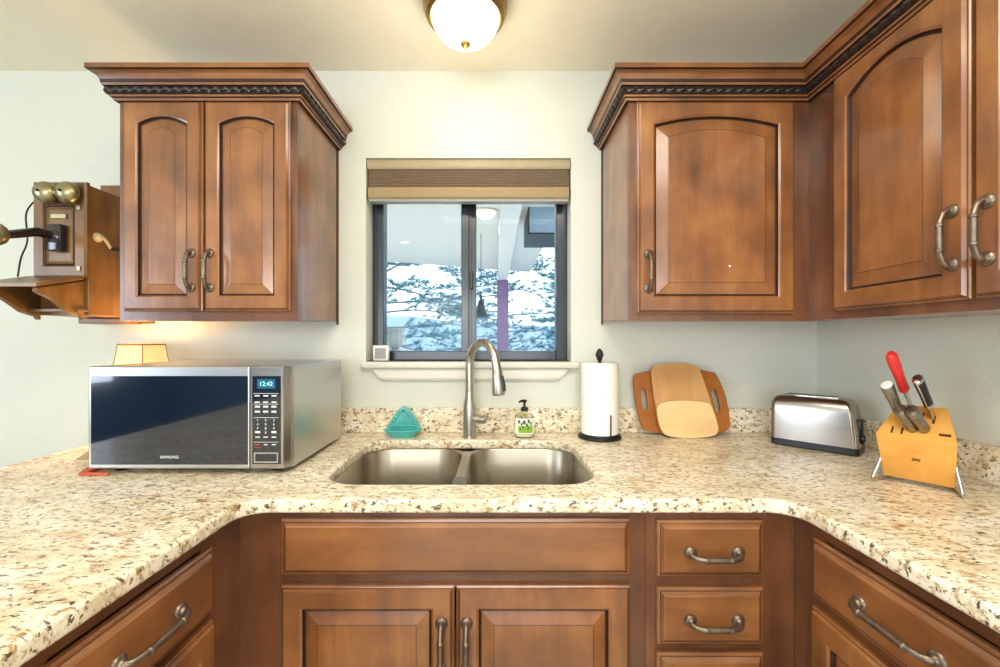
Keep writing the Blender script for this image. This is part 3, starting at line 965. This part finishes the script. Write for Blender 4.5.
# ------------------------------------------------------------------ antique wall telephone
tp = thing('wall_telephone', 'antique oak wall telephone with brass bells left of the cabinet', 'telephone', (-1.40, D, 1.336))
PF = 1.40
px0, px1 = X(33, PF), X(84.5, PF)
pz0, pz1 = Z(315, PF), Z(181.5, PF)
b = MB()
b.box(px0, px1, PF+.016, D-.021, pz0, pz1-.006, .003)
b.build('box', M['oak'], tp)
fp = MB(T(px0-.003, PF+.016, Z(277, PF)))
w_, h_ = px1-px0+.006, pz1-Z(277, PF)
def LL(i, y): return outline_loop(w_, h_, i, i, i if i < .02 else i+.038, 0, y, 2)
fp.rings([LL(0, 0), LL(0, -.010), LL(.005, -.016), LL(.034, -.016), LL(.037, -.011), LL(.040, -.010), LL(.044, -.013), LL(.048, -.010), LL(.052, -.012)], [0, 0, 0, 0, 1, 1, 0, 0, 0])
fp.build('front_door', [M['oak'], M['glaze']], tp)
MB().box(px0-.012, px1+.02, D-.02, D-.001, Z(323, D)-.003, Z(187, D), .003).build('backboard', M['oak'], tp)
MB().box(px0-.02, X(127, 1.58), D-.10, D-.021, pz0-.022, pz0-.001, .004).build('bottom_ledge', M['oak_x'], tp)
gz = Z(192, PF-.03)
for gx in (42.3, 64.5):
    c = (X(gx, PF-.035), PF-.004, gz)
    g = MB().lathe([(.006, .0), (.006, .014), (.0345, .016), (.0355, .020), (.033, .030), (.024, .040), (.010, .0445), (.004, .045)], c, 32, axis=RX(PI/2)).build('bell', M['brass'], tp, 40)
    MB().lathe([(.004, .044), (.0045, .047), (.003, .050)], c, 12, axis=RX(PI/2)).build('bell_screw', M['iron'], g)
MB().lathe([(.008, .0), (.008, .03), (.005, .034)], ((X(42.3, PF-.035)+X(64.5, PF-.035))/2, PF-.002, gz-.002), 14, axis=RX(PI/2)).build('bell_clapper', M['brass'], tp, 40)
MB().box(X(51, PF), X(66, PF), PF-.0135+.012, PF+.004, Z(218.5, PF), Z(214, PF), .001).build('name_plate', M['brass'], tp)
tx, tz = X(51, PF-.03), Z(236.5, PF-.03)
MB().box(tx-.026, tx+.022, PF-.022, PF+.004, tz-.044, tz+.044, .006).build('transmitter_block', M['bakelite'], tp, 40)
b = MB()
p0 = Vector((tx-.004, PF-.018, tz+.004))
p3 = Vector((X(4, 1.24), 1.24, Z(235, 1.24)))
p1 = p0+Vector((-.01, -.04, .004))
b.lathe([(.022, -.004), (.022, .006), (.012, .012)], p0, 18, axis=RX(PI/2))
b.tube([p0, p1, p1*.6+p3*.4, p3], [.013, .0145, .0135, .012], 12)
b.build('transmitter_arm', M['bakelite'], tp, 40)
d_ = Vector((-.35, -.92, -.05)).normalized()
ax = d_.to_track_quat('Z', 'Y').to_matrix().to_4x4()
m_ = MB().lathe([(.010, -.010), (.024, -.002), (.0315, .008), (.0315, .016), (.027, .019)], p3, 26, axis=ax).build('mouthpiece_cup', M['brass'], tp, 40)
MB().lathe([(.012, .012), (.026, .0195), (.029, .024), (.022, .026), (.008, .022)], p3, 26, axis=ax).build('mouthpiece', M['bakelite'], m_, 40)
# crank
cz, cyy = Z(239, 1.45), 1.445
b = MB()
b.lathe([(.016, 0), (.016, .004), (.011, .007), (.008, .018)], (px1, cyy, cz+.004), 18, axis=RY(PI/2))
b.tube([(px1+.016, cyy, cz+.004), (px1+.020, cyy+.008, cz-.002), (px1+.020, cyy+.03, cz-.028)], [.0055, .0055, .0045], 10)
ck = b.build('crank', M['crank_metal'], tp, 40)
MB().tube([(px1+.020, cyy+.03, cz-.028), (px1+.034, cyy+.034, cz-.029), (px1+.05, cyy+.036, cz-.029)], [.005, .0065, .006], 10).build('crank_knob', M['bakelite'], ck, 40)
for y_ in (207.5, 268.5):
    MB().box(X(77.5, PF), X(81, PF), PF-.004, PF+.002, Z(y_+2.2, PF), Z(y_-2.2, PF), .001).build('hinge', M['brass'], tp)
# desk shelf with cyma brackets
zs0, zs1 = Z(276, 1.40), Z(283, 1.255)
xs0, xs1 = px0-.02, X(84, 1.40)
MB().prism([(PF+.0, zs0), (1.255, zs1), (1.255, zs1-.010), (PF+.0, zs0-.012)], lambda a, b, d: (d, a, b), xs0, xs1, .002).build('desk_shelf', M['oak_x'], tp)
for xk in (xs0+.014, xs1-.026):
    pr = [(PF+.015, zs0-.013), (1.268, zs1-.012), (1.266, zs1-.022), (1.28, zs1-.030), (1.30, zs1-.036), (1.32, zs1-.046), (1.34, zs1-.062), (1.36, zs1-.078), (1.385, zs1-.086), (PF+.006, zs1-.088), (PF+.010, zs1-.100), (PF+.015, zs1-.100)]
    MB().prism(pr, lambda a, b, d: (d, a, b), xk, xk+.016, .0015).build('shelf_bracket', M['oak'], tp)
MB().box(px0-.004, px1+.0, PF-.02, PF+.0155, Z(312, PF), Z(312, PF)+.010, .002).build('lower_ledge', M['oak_x'], tp)
cd = [Vector((X(33, 1.43), 1.45, Z(200, 1.45))), Vector((X(29.5, 1.43), 1.44, Z(203, 1.44))), Vector((X(26, 1.42), 1.42, Z(215, 1.42))), Vector((X(24, 1.40), 1.41, Z(240, 1.40))), Vector((X(21, 1.40), 1.40, Z(258, 1.40))), Vector((X(19.5, 1.39), 1.385, zs0-.004))]
cs = []
for i in range(len(cd)-1):
    q0, q1, q2, q3 = cd[max(i-1, 0)], cd[i], cd[i+1], cd[min(i+2, len(cd)-1)]
    for j in range(6):
        t = j/6
        cs.append(.5*((2*q1)+(q2-q0)*t+(2*q0-5*q1+4*q2-q3)*t*t+(3*q1-q0-3*q2+q3)*t**3))
MB().tube(cs+[cd[-1]], .0024, 8).build('cord', M['iron'], tp, 60)

# ------------------------------------------------------------------ things on the counter and sill
# thermometer on the sill
ty = 1.70
tx0, tx1 = X(372.5, ty), X(388.5, ty)
th = thing('desk_thermometer', 'small square white thermometer at the left end of the window sill', 'thermometer', ((tx0+tx1)/2, ty, WZ0))
MB().box(tx0, tx1, ty, ty+.02, WZ0+.0005, WZ0+.062, .004, 3).build('case', M['white'], th, 40)
MB().box(tx0+.010, tx1-.010, ty-.0012, ty+.004, WZ0+.010, WZ0+.052).build('dial', M['grey'], th)

# teal spoon rest / sponge holder
sy = 1.585
scx = X(401.5, 1.57)
th = thing('sponge_holder', 'teal ceramic sponge holder with bell-shaped back left of the faucet', 'sponge holder', (scx, sy, CT))
b = MB()
def oval(rx, ry_, z, cy=0.0, n=28): return [(scx+rx*math.copysign(abs(math.cos(2*PI*i/n))**.8, math.cos(2*PI*i/n)), sy+cy+ry_*math.copysign(abs(math.sin(2*PI*i/n))**.8, math.sin(2*PI*i/n)), CT+z) for i in range(n)]
b.rings([oval(.046, .024, 0), oval(.049, .026, .003), oval(.064, .036, .022), oval(.067, .038, .026), oval(.066, .037, .029), oval(.060, .032, .026), oval(.045, .022, .008), oval(.02, .01, .006)])
tray = b.build('tray', M['teal'], th, 40)
pl = []
for i in range(33):
    t = -1+2*i/32
    pl.append((t*.066, .024+.086*(1-abs(t)**1.5)))
b = MB()
b.prism([(.066, .016), (-.066, .016)]+[(a, z) for a, z in pl], lambda a, z, d: (scx+a, sy+d, CT+z), .018, .030, .003)
bk = b.build('back_plate', M['teal'], th, 40)
b = MB()
for k in range(5):
    for sg in (-1, 1):
        b.ball((scx+sg*(.012+.008*k), sy+.0175, CT+.088-.011*k), .0055, 1.2, .6, 1.0, 10)
for k in range(-5, 6):
    b.ball((scx+k*.009, sy+.0175, CT+.036), .0055, 1.0, .6, .9, 10)
b.build('relief', M['teal'], bk, 60)
MB().lathe([(.0042, 0), (.004, .0012)], (scx-.001, sy+.0178, CT+.092), 14, axis=RX(PI/2)).build('hanging_hole', M['patina'], bk)

# soap bottle
sx, sy = X(524.5, 1.575), 1.578
th = thing('soap_bottle', 'clear hand soap pump bottle with green leafy label right of the faucet', 'soap bottle', (sx, sy, CT))
body = [(.030, 0), (.0345, .003), (.036, .012), (.036, .066), (.034, .076), (.027, .084), (.015, .088), (.0125, .092), (.0125, .098)]
MB().lathe(body, (sx, sy, CT+.0005), 32, 1, .62).build('bottle', M['soap'], th, 50)
MB().lathe([(.028, .002), (.0325, .005), (.034, .012), (.034, .050), (.033, .051)], (sx, sy, CT+.0005), 32, 1, .6).build('liquid', M['soap_liquid'], th, 50)
lb = MB()
lp = []
for z in (.016, .072):
    lp.append([(sx+.0368*math.cos(a), sy+.0368*.635*math.sin(a), CT+z) for a in [PI*1.08+PI*.84*i/20 for i in range(21)]])
lb.rings(lp, cap0=False, cap1=False, closed=False)
lo = lb.build('label', M['label'], th, 60)
gb = MB()
gl = []
for z in (.020, .046):
    gl.append([(sx+.0372*math.cos(a), sy+.0372*.64*math.sin(a), CT+z) for a in [PI*1.28+PI*.50*i/16 for i in range(17)]])
gb.rings(gl, cap0=False, cap1=False, closed=False)
gb.build('label_band', M['green'], lo, 60)
lf = MB()
for a_, z_, s_ in ((1.32, .060, 1), (1.40, .052, .8), (1.48, .058, 1.2), (1.56, .049, .9), (1.62, .062, 1), (1.70, .054, .8), (1.45, .040, .7), (1.60, .036, .8), (1.36, .033, .7)):
    a = PI*a_
    lf.ball((sx+.0372*math.cos(a), sy+.0372*.64*math.sin(a), CT+z_), .0045*s_, 1.0, .3, 1.5, 8)
lf.build('leaf_print', M['darkgreen'], lo, 60)
pp = MB()
pp.lathe([(.0135, .096), (.0135, .108), (.010, .111), (.0045, .112), (.0045, .128), (.0085, .128), (.0095, .136), (.006, .138)], (sx, sy, CT), 18)
pp.tube([(sx, sy, CT+.133), (sx-.012, sy-.008, CT+.134), (sx-.021, sy-.013, CT+.130)], [.0045, .0042, .0036], 8)
pp.build('pump', M['black'], th, 40)

# paper towel holder
tx_, ty_ = X(599.6, 1.57), 1.571
ph = thing('paper_towel_holder', 'black iron paper towel stand with leaf-bud finial right of the window', 'towel holder', (tx_, ty_, CT))
b = MB()
for rr, zz_ in ((.073, .006), (.066, .012)):
    b.tube([(tx_+rr*math.cos(2*PI*i/40), ty_+rr*math.sin(2*PI*i/40), CT+zz_) for i in range(41)], .0055, 8, False)
b.lathe([(.066, .004), (.066, .010), (.01, .012)], (tx_, ty_, CT), 36)
b.build('base', M['iron'], ph, 50)
MB().tube([(tx_, ty_, CT+.01), (tx_, ty_, CT+.292)], .006, 10).build('rod', M['iron'], ph)
b = MB()
b.lathe([(.006, .280), (.011, .283), (.007, .288), (.011, .294), (.0135, .303), (.0125, .312), (.008, .320), (.001, .326)], (tx_, ty_, CT), 14)
for k in range(4):
    a = PI/2*k+.5
    b.tube([(tx_+.008*math.cos(a), ty_+.008*math.sin(a), CT+.288), (tx_+.0145*math.cos(a), ty_+.0145*math.sin(a), CT+.303), (tx_+.009*math.cos(a), ty_+.009*math.sin(a), CT+.317)], [.004, .0045, .002], 8)
b.build('finial', M['iron'], ph, 50)
axx, ayy = tx_+.022, ty_-.0735
MB().tube([(axx, ayy, CT+.008), (axx, ayy, CT+.094)], .0026, 8).build('tension_arm', M['iron'], ph)
b = MB()
b.lathe([(.0215, .0), (.062, .0), (.0665, .003), (.0672, .05), (.0672, .22), (.0665, .254), (.063, .257), (.0215, .257), (.0205, .25), (.0205, .01)], (tx_, ty_, CT+.0165), 48, cap=False)
b.tube([(tx_+.067*math.cos(a), ty_+.067*math.sin(a), CT+.275) for a in [.0, .2, .4]], .0008, 6)
tr_ = b.build('paper_towel_roll', M['paper'], None, 50)
tr_.location = (0, 0, 0)
tag(tr_, 'white paper towel roll standing on the black stand beside the boards', 'paper towel')

# cutting boards leaning on the wall
def smooth_outline(ctrl, n=6):
    out = []
    m = len(ctrl)
    for i in range(m):
        p0, p1, p2, p3 = (Vector(ctrl[(i+k-1) % m]) for k in range(4))
        for j in range(n):
            t = j/n
            q = .5*((2*p1)+(p2-p0)*t+(2*p0-5*p1+4*p2-p3)*t*t+(3*p1-p0-3*p2+p3)*t**3)
            out.append((q.x, q.y))
    return out
def board_from_px(name, ctrl, yb, yt, th_, mat, label, holes=None):
    """control points in the photo, turned into a plank standing on the counter and leaning back from yb to yt"""
    zb_, zt2 = CT+.001, Z(min(c[1] for c in ctrl), yt)
    lowest = max(c[1] for c in ctrl)
    hi = min(c[1] for c in ctrl)
    dm = (yb+yt)/2
    pts = [(X(a, dm), (lowest-b_)/(lowest-hi)*(zt2-zb_)) for a, b_ in ctrl]
    sp = smooth_outline(pts)
    cx_ = sum(p[0] for p in sp)/len(sp)
    zmin = min(p[1] for p in sp)
    sp = [(p[0]-cx_, p[1]-zmin) for p in sp]
    if holes:
        loops = [[(a, z) for a, z in sp]]
        for h in holes:
            hp = [(X(a, dm)-cx_, (lowest-b_)/(lowest-hi)*(zt2-zb_)-zmin) for a, b_ in h]
            loops.append(smooth_outline(hp, 4))
        o = slab(name, loops, 0, th_, .003, M[mat])
        o.data.transform(RX(PI/2))
        o.data.transform(T(0, th_, 0))
    else:
        mb = MB()
        mb.prism(sp, lambda a, z, d: (a, d, z), 0, th_, .003)
        o = mb.build(name, M[mat], None, 30)
    o.location = (cx_, yb, CT+.001)
    o.rotation_euler = (-math.atan2(yt-yb, zt2-zb_), 0, 0)
    return tag(o, label, 'cutting board')
board_from_px('cutting_board', [(635.5, 376), (645, 371.5), (682, 366), (712, 371), (719, 375), (726, 395), (728.5, 420), (726, 431), (712, 435), (683, 437), (655, 434), (642, 429), (637, 412), (635, 393)], 1.598, 1.640, .012, 'board_dark',
    'wide dark brown cutting board with two handle slots, rearmost of the three', [[(641.5, 391), (646, 391), (647.5, 410), (643, 410)], [(713, 392), (717.5, 392), (720, 411), (715.5, 411)]])
board_from_px('cutting_board', [(654, 368), (662, 363.5), (682, 362), (697, 364.5), (702, 369), (708, 392), (714, 420), (712, 433), (690, 437), (668, 436), (661, 430), (656, 410), (653.5, 385)], 1.576, 1.625, .011, 'board_mid',
    'tall tan cutting board between the dark and the pale boards')
board_from_px('cutting_board', [(659, 406), (667, 401.5), (688, 400), (708, 402.5), (713, 407), (717, 424), (716, 434), (705, 437.5), (685, 438.5), (668, 436.5), (661, 430), (658, 416)], 1.558, 1.583, .011, 'board_pale',
    'small pale cutting board leaning in front of the other boards')

# toaster
A_ = Vector((X(769.5, 1.481), 1.481, 0))
B_ = Vector((X(859, 1.305), 1.305, 0))
tu = (B_-A_).normalized()
TL = (B_-A_).length
TW = .115
tz = math.atan2(tu.y, tu.x)
to = thing('toaster', 'brushed steel two-slot toaster standing in the right corner of the counter', 'toaster', (A_.x, A_.y, CT), tz)
TM = T(A_.x, A_.y, CT) @ RZ(tz)
b = MB(TM)
TH_ = .148
ZK = 1.13
def tring(z, i0, i1, iy, r):
    x0, x1, y0, y1 = i0, TL-i1, iy, TW-iy
    return [(x, y, z*ZK) for x, y in arc(x0+r, y0+r, r, 180, 270, 5)+arc(x1-r, y0+r, r, 270, 360, 5)+arc(x1-r, y1-r, r, 0, 90, 5)+arc(x0+r, y1-r, r, 90, 180, 5)]
b.rings([tring(.020, .002, .0, .0, .014), tring(.06, .002, .004, .0, .014), tring(.11, .002, .011, .001, .014), tring(.128, .003, .015, .003, .014), tring(.139, .006, .020, .009, .014), tring(.146, .012, .028, .018, .014), tring(.149, .022, .038, .027, .012)])
tb = b.build('body', M['toaster_steel'], to, 40)
b = MB(TM)
b.rings([tring(.003, .008, .006, .006, .012), tring(.004, .002, -.001, -.001, .014), tring(.021, .001, -.001, -.001, .014), tring(.0215, .004, .003, .003, .014)])
b.build('base', M['black'], to, 40)
b = MB(TM)
b.box(.035, TL-.055, .030, TW-.030, .1485*ZK, .1525*ZK, .0015)
tp_ = b.build('slot_plate', M['chrome'], to, 30)
for y_ in (.038, .064):
    MB(TM).box(.042, TL-.062, y_, y_+.014, .150*ZK, .1530*ZK).build('slot', M['black'], tp_)
b = MB(TM)
b.box(TL-.004, TL+.003, TW/2-.004, TW/2+.004, .03, .11)
b.build('lever_track', M['black'], to)
b = MB(TM)
b.box(TL-.012, TL+.009, TW/2-.006, TW/2+.010, .100, .108, .003)
b.build('lever', M['black'], to, 40)
MB(TM).lathe([(.011, 0), (.0125, .003), (.012, .011), (.009, .012), (.009, .013)], (TL-.004, TW/2-.005, .048), 18, axis=RY(PI/2)).build('knob', M['black'], to, 40)

# knife block
KO = Vector((1.030, 1.05, CT))
ku = Vector((.61, -.793, 0)).normalized()
kv = Vector((.793, .61, 0)).normalized()
KM = frame(KO, ku, kv)
kz = math.atan2(ku.y, ku.x)
kb = thing('knife_block', 'honey coloured wooden knife block on metal legs by the right wall', 'knife block', tuple(KO), kz)
prof = [(0, .012), (-.043, .124), (.055, .192), (.085, .075), (.035, .012)]
HW = .0615
hws = (.0635, .0715, .0455, .048, .0585)
b = MB(KM)
lo_ = [b.v((-h_, v_, z_)) for (v_, z_), h_ in zip(prof, hws)]
hi_ = [b.v((h_, v_, z_)) for (v_, z_), h_ in zip(prof, hws)]
fs_ = [b.face(lo_[::-1]), b.face(hi_)]+[b.face([lo_[i], lo_[(i+1) % 5], hi_[(i+1) % 5], hi_[i]]) for i in range(5)]
bmesh.ops.bevel(b.bm, geom=b.bm.edges[:], offset=.003, segments=2, affect='EDGES', profile=.5)
b.build('block', M['bamboo'], kb, 30)
# top face frame: origin at its front edge, s up the slope
tdir_ = Vector((0, .098, .068)).normalized()
tn = Vector((0, -.068, .098)).normalized()
def top(u, s_, h=0.0): return Vector((u, -.043, .124))+tdir_*s_+tn*h
for u, s_, lw, ll in ((-.042, .020, .002, .014), (-.024, .020, .002, .014), (.006, .078, .002, .016), (-.014, .092, .002, .016), (.026, .072, .0025, .018), (-.02, .06, .002, .016), (.049, .022, .010, .005)):
    MB(KM @ frame(top(0, 0), (1, 0, 0), tdir_, tn)).box(u-lw, u+lw, s_-ll/1.2, s_+ll/1.2, -.002, .0005).build('slot', M['slot'], kb)
text_mesh('maker_mark', 'ZRS', .0095, M['logo'], kb, KM @ frame((.0, -.0185, .070), (1, 0, 0), Vector((0, -.043, .112)).normalized()) @ T(0, 0, .0046))
for sg in (-1, 1):
    b = MB(KM)
    u = sg*(HW+.005)
    p = [(sg*.0655, -.008, .062), (sg*.068, -.014, .05), (sg*.078, -.034, .010), (sg*.078, -.034, .0045), (sg*.074, -.022, .0045), (sg*.05, .045, .0045), (sg*.048, .055, .008), (sg*.050, .05, .03)]
    b.tube(p, .0042, 10)
    b.build('leg', M['chrome'], kb, 50)
def knife(u, s_, blade, hl, kind, label, tilt=0.0, tu_=0.0):
    """a knife standing in the block: origin where its blade enters the slot"""
    dirn = (tn+tdir_*tilt+Vector((tu_, 0, 0))).normalized()
    base = KM @ top(u, s_)
    wd_ = (KM.to_3x3() @ dirn).normalized()
    side_ = (KM.to_3x3() @ Vector((1, 0, 0)))
    side_ = (side_-wd_*side_.dot(wd_)).normalized()
    K = frame(base, side_, wd_.cross(side_), wd_)
    k = thing('kitchen_knife', label, 'knife', tuple(base), 0, 'knives in the honey coloured block')
    b = MB(K)
    b.box(-.0012, .0012, -.011, .011, -.0, blade, .0004)
    b.build('blade', M['chrome'], k)
    def ring(z, a, c): return [(1.22*a*math.cos(2*PI*i/16), 1.22*c*math.sin(2*PI*i/16), z) for i in range(16)]
    z0 = blade
    b = MB(K)
    if kind == 'steel':
        b.rings([ring(z0-.002, .006, .010), ring(z0+.004, .009, .0125), ring(z0+hl*.3, .0085, .0115), ring(z0+hl*.6, .0098, .0135), ring(z0+hl*.92, .0105, .0145), ring(z0+hl, .0095, .013)])
        ho = b.build('handle', M['knife_steel'], k, 40)
        MB(K).rings([ring(z0+hl-.0005, .0092, .0128), ring(z0+hl+.002, .0088, .0122), ring(z0+hl+.003, .005, .008)]).build('end_cap', M['ink'] if 'white' in label else M['pewter'], ho, 40)
    elif kind == 'red':
        b.rings([ring(z0-.002, .006, .009), ring(z0+.004, .0085, .0125), ring(z0+hl*.3, .008, .0115), ring(z0+hl*.7, .0095, .0135), ring(z0+hl*.93, .0095, .0135), ring(z0+hl, .006, .009)])
        b.build('handle', M['red'], k, 50)
    elif kind == 'dark':
        b.rings([ring(z0+.006, .0072, .0125), ring(z0+hl*.4, .0075, .0115), ring(z0+hl*.9, .0085, .0145), ring(z0+hl, .007, .011)])
        ho = b.build('handle', M['black'], k, 40)
        bb = MB(K)
        bb.box(-.0018, .0018, -.0180, .0180, z0+.004, z0+hl*.94, .001)
        bb.rings([ring(z0-.006, .004, .009), ring(z0, .0078, .013), ring(z0+.007, .0075, .0128)])
        bb.rings([ring(z0+hl*.90, .0088, .0149), ring(z0+hl*.96, .0086, .0145), ring(z0+hl*1.01, .006, .010)])
        bb.build('steel_tang', M['chrome'], ho, 40)
    return k
knife(-.024, .050, .036, .082, 'steel', 'steel handled knife with white round end at the left of the block', 0.0, -.18)
knife(-.012, .088, .070, .110, 'red', 'red handled knife sticking out highest from the block', .05, -.15)
knife(-.004, .030, .002, .062, 'steel', 'left one of two low steel handles at the front of the block', 0.0, -.34)
knife(.016, .032, .002, .062, 'steel', 'right one of two low steel handles at the front of the block', 0.0, -.34)
knife(.026, .078, .038, .082, 'dark', 'black handled knife with steel tang at the right rear of the block', 0.04, -.18)

# ------------------------------------------------------------------ the porch and garden outside
PZ = 2.5
out = MB()
out.prism([(-4.5, 5.5), (-1.777, 6.76), (.62, 7.87), (.65, 1.9), (-4.5, 1.9)], lambda a, b, d: (a, b, d), PZ, PZ+.14)
tag(out.build('porch_ceiling', M['porch']), 'white porch ceiling seen through the window', 'porch', None, 'structure')
pp_ = MB().box(.03, .20, 1.95, 7.62, 2.29, PZ-.001, .004)
tag(centred(pp_, 'porch_beam', M['porch']), 'white beam under the porch ceiling above the mauve post', 'beam', None, 'structure')
tag(centred(MB().box(.02, .215, 7.38, 7.58, -.04, 2.289, .006), 'porch_post', M['mauve']), 'mauve square porch post seen through the right window pane', 'post')
gb_ = thing('gable_soffit', 'grey blue boxed soffit with dark edges at top right of the window view', 'soffit', (.75, 4.3, 2.25))
MB().box(.31, 1.3, 4.0, 4.6, 2.262, PZ-.002).build('panel', M['porch_grey'], gb_)
MB().box(.298, 1.3, 3.99, 4.6, 2.25, 2.262).build('drip_edge', M['black'], gb_)
MB().box(.298, .310, 3.99, 4.6, 2.262, PZ-.002).build('corner_edge', M['black'], gb_)
pl_ = thing('porch_light', 'round glowing flush light on the porch ceiling outside the right pane', 'lamp', (X(485.5, 4.1), 4.1, PZ))
c = (pl_.location.x, 4.1, PZ)
MB().lathe([(.005, -.085), (.05, -.075), (.085, -.048), (.10, -.018)], c, 28).build('glass_bowl', M['porchlamp'], pl_, 60)
MB().lathe([(.104, -.018), (.108, -.010), (.106, -.001)], c, 28).build('rim', M['white'], pl_, 40)
sp_ = thing('recessed_light', 'small bright recessed spot in the porch ceiling outside the left pane', 'lamp', (X(404.5, 5.43), 5.43, PZ))
c = (sp_.location.x, 5.43, PZ)
MB().lathe([(.05, -.008), (.055, -.002)], c, 20).build('lens', M['porchlamp'], sp_)
MB().lathe([(.056, -.006), (.068, -.004), (.068, -.001)], c, 20).build('rim', M['porch'], sp_)
lamp('porch_light_bulb', 'AREA', (pl_.location.x, 4.1, PZ-.10), (0, 0, 0), 44, (1.0, .96, .90), .2)
lamp('recessed_light_bulb', 'AREA', (sp_.location.x, 5.43, PZ-.02), (0, 0, 0), 44, (1.0, .96, .90), .1)
tag(MB().box(-4.5, 1.2, 1.85, 8.2, -.1, -.04).build('porch_floor', M['trim']), 'unseen pale porch deck added to bounce light onto the porch ceiling', 'floor', None, 'structure')  # hidden below the window, put in pale to bounce light up under the porch
wc = thing('wind_bell', 'dark pointed wind bell hanging from the porch left of the mauve post', 'wind bell', (X(481, 5.0), 5.0, Z(317, 5.0)))
wx = wc.location.x
zb2 = Z(317, 5.0)
MB().lathe([(.085, 0), (.088, .01), (.075, .03), (.05, .10), (.035, .16), (.03, .19), (.012, .205), (.012, .24), (.004, .25)], (wx, 5.0, zb2), 8).build('bell', M['patina'], wc, 30)
MB().tube([(wx, 5.0, zb2+.24), (wx, 5.0, PZ)], .004, 6).build('chain', M['black'], wc)
MB().tube([(wx, 5.0, zb2+.1), (wx, 5.0, zb2-.03)], .003, 6).build('clapper', M['black'], wc)
ur = thing('stone_urn', 'pale fluted stone urn standing outside the lower left corner of the window', 'urn', (X(395, 2.6), 2.6, -.04))
uxx, uz = X(395, 2.6), Z(349, 2.6)
b = MB()
pf = [(.018, .0), (.030, .012), (.052, .030), (.060, .055), (.058, .078), (.048, .095), (.050, .104), (.060, .112), (.060, .124), (.052, .126), (.045, .11)]
lp = []
for r_k, z_k in pf:
    lp.append([(uxx+r_k*(1+.04*math.cos(12*2*PI*i/72))*math.cos(2*PI*i/72), 2.6+r_k*(1+.04*math.cos(12*2*PI*i/72))*math.sin(2*PI*i/72), uz+z_k) for i in range(72)])
b.rings(lp)
b.build('bowl', M['urn'], ur, 50)
MB().lathe([(.11, -uz-.04), (.11, -uz+.02), (.05, -uz), (.045, -.04), (.06, -.02), (.02, 0.001)], (uxx, 2.6, uz), 20).build('pedestal', M['urn'], ur, 40)

g = MB()
g.box(-60, 60, 1.9, 70, -.3, -.1)
tag(g.build('ground', M['snow']), 'pale ground beyond the porch', 'ground', None, 'structure')
hl = MB()
loops = []
for j in range(9):
    y_ = 34+j*4
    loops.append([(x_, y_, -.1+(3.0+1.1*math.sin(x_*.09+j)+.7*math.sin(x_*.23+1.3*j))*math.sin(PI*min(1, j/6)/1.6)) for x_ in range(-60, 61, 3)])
hl.rings(loops, cap0=False, cap1=False, closed=False)
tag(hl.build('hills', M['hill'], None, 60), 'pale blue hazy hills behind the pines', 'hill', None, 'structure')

def pine(label, x, y, h, spread, n_br, seed, zlo=.8):
    rnd = random.Random(seed)
    t = thing('pine_tree', label, 'tree', (x, y, -.1), 0, 'pine trees beyond the porch')
    MB().tube([(x, y, -.1), (x+.06, y, h*.35), (x-.04, y+.05, h*.7), (x, y, h)], [.16, .13, .08, .02], 10).build('trunk', M['bark'], t, 60)
    br = MB()
    nd = MB()
    def tuft(p, d, n=30, ln=.22):
        d = d.normalized()
        for _ in range(n):
            v = (d*1.1+Vector((rnd.uniform(-1, 1), rnd.uniform(-1, 1), rnd.uniform(-.7, 1)))).normalized()
            L_ = ln*rnd.uniform(.6, 1.1)
            s = v.cross(Vector((rnd.uniform(-1, 1), rnd.uniform(-1, 1), rnd.uniform(-1, 1)))).normalized()*.006
            q = p+d*rnd.uniform(-.08, .05)
            a, b_, c_ = nd.v(q-s), nd.v(q+s), nd.v(q+v*L_)
            nd.face([a, b_, c_])
    for k in range(n_br):
        z0 = zlo+(h-zlo-.3)*k/n_br
        a = k*2.4+rnd.uniform(-.5, .5)
        L_ = spread*(1-.55*(z0/h))*rnd.uniform(.75, 1.1)
        p = Vector((x, y, z0))
        d = Vector((math.cos(a), math.sin(a), rnd.uniform(.0, .25)))
        pts = [p]
        m = 7
        for i in range(m):
            d = (d+Vector((rnd.uniform(-.25, .25), rnd.uniform(-.25, .25), rnd.uniform(-.16, .10)))).normalized()
            pts.append(pts[-1]+d*L_/m)
        br.tube(pts, [.032*(1-.13*i) for i in range(m+1)], 6)
        for i in range(2, m+1):
            for sgn in (-1, 1):
                td = (pts[i]-pts[i-1]).normalized()
                sd = td.cross(Vector((0, 0, 1))).normalized()*sgn
                tdv = (td*.7+sd*rnd.uniform(.4, 1.0)+Vector((0, 0, rnd.uniform(-.2, .4)))).normalized()
                tl_ = rnd.uniform(.3, .65)
                e1 = pts[i]+tdv*tl_*.5
                e2 = e1+(tdv+Vector((0, 0, .25))).normalized()*tl_*.5
                br.tube([pts[i], e1, e2], [.010, .007, .004], 5)
                tuft(e2, tdv, 44); tuft(e1, tdv, 26)
        tuft(pts[-1], d)
    br.build('branches', M['bark'], t, 60)
    nd.build('needles', M['needles'], t)
pine('pine tree with long bare branches behind the left window pane', -2.9, 10.4, 5.2, 3.4, 36, 3, .6)
pine('tall pine standing behind the mauve porch post', .2, 15.5, 6.5, 3.0, 30, 5, .6)
pine('dense pine seen at the right edge of the right window pane', 2.6, 10.6, 5.5, 1.7, 34, 9, .5)
pine('far pine standing behind the dark middle stile of the window', -1.5, 23.5, 6.5, 3.2, 34, 14, .5)
pine('distant pine half hidden behind the pine at the right pane', 5.2, 21.5, 6.5, 3.0, 34, 21, .5)
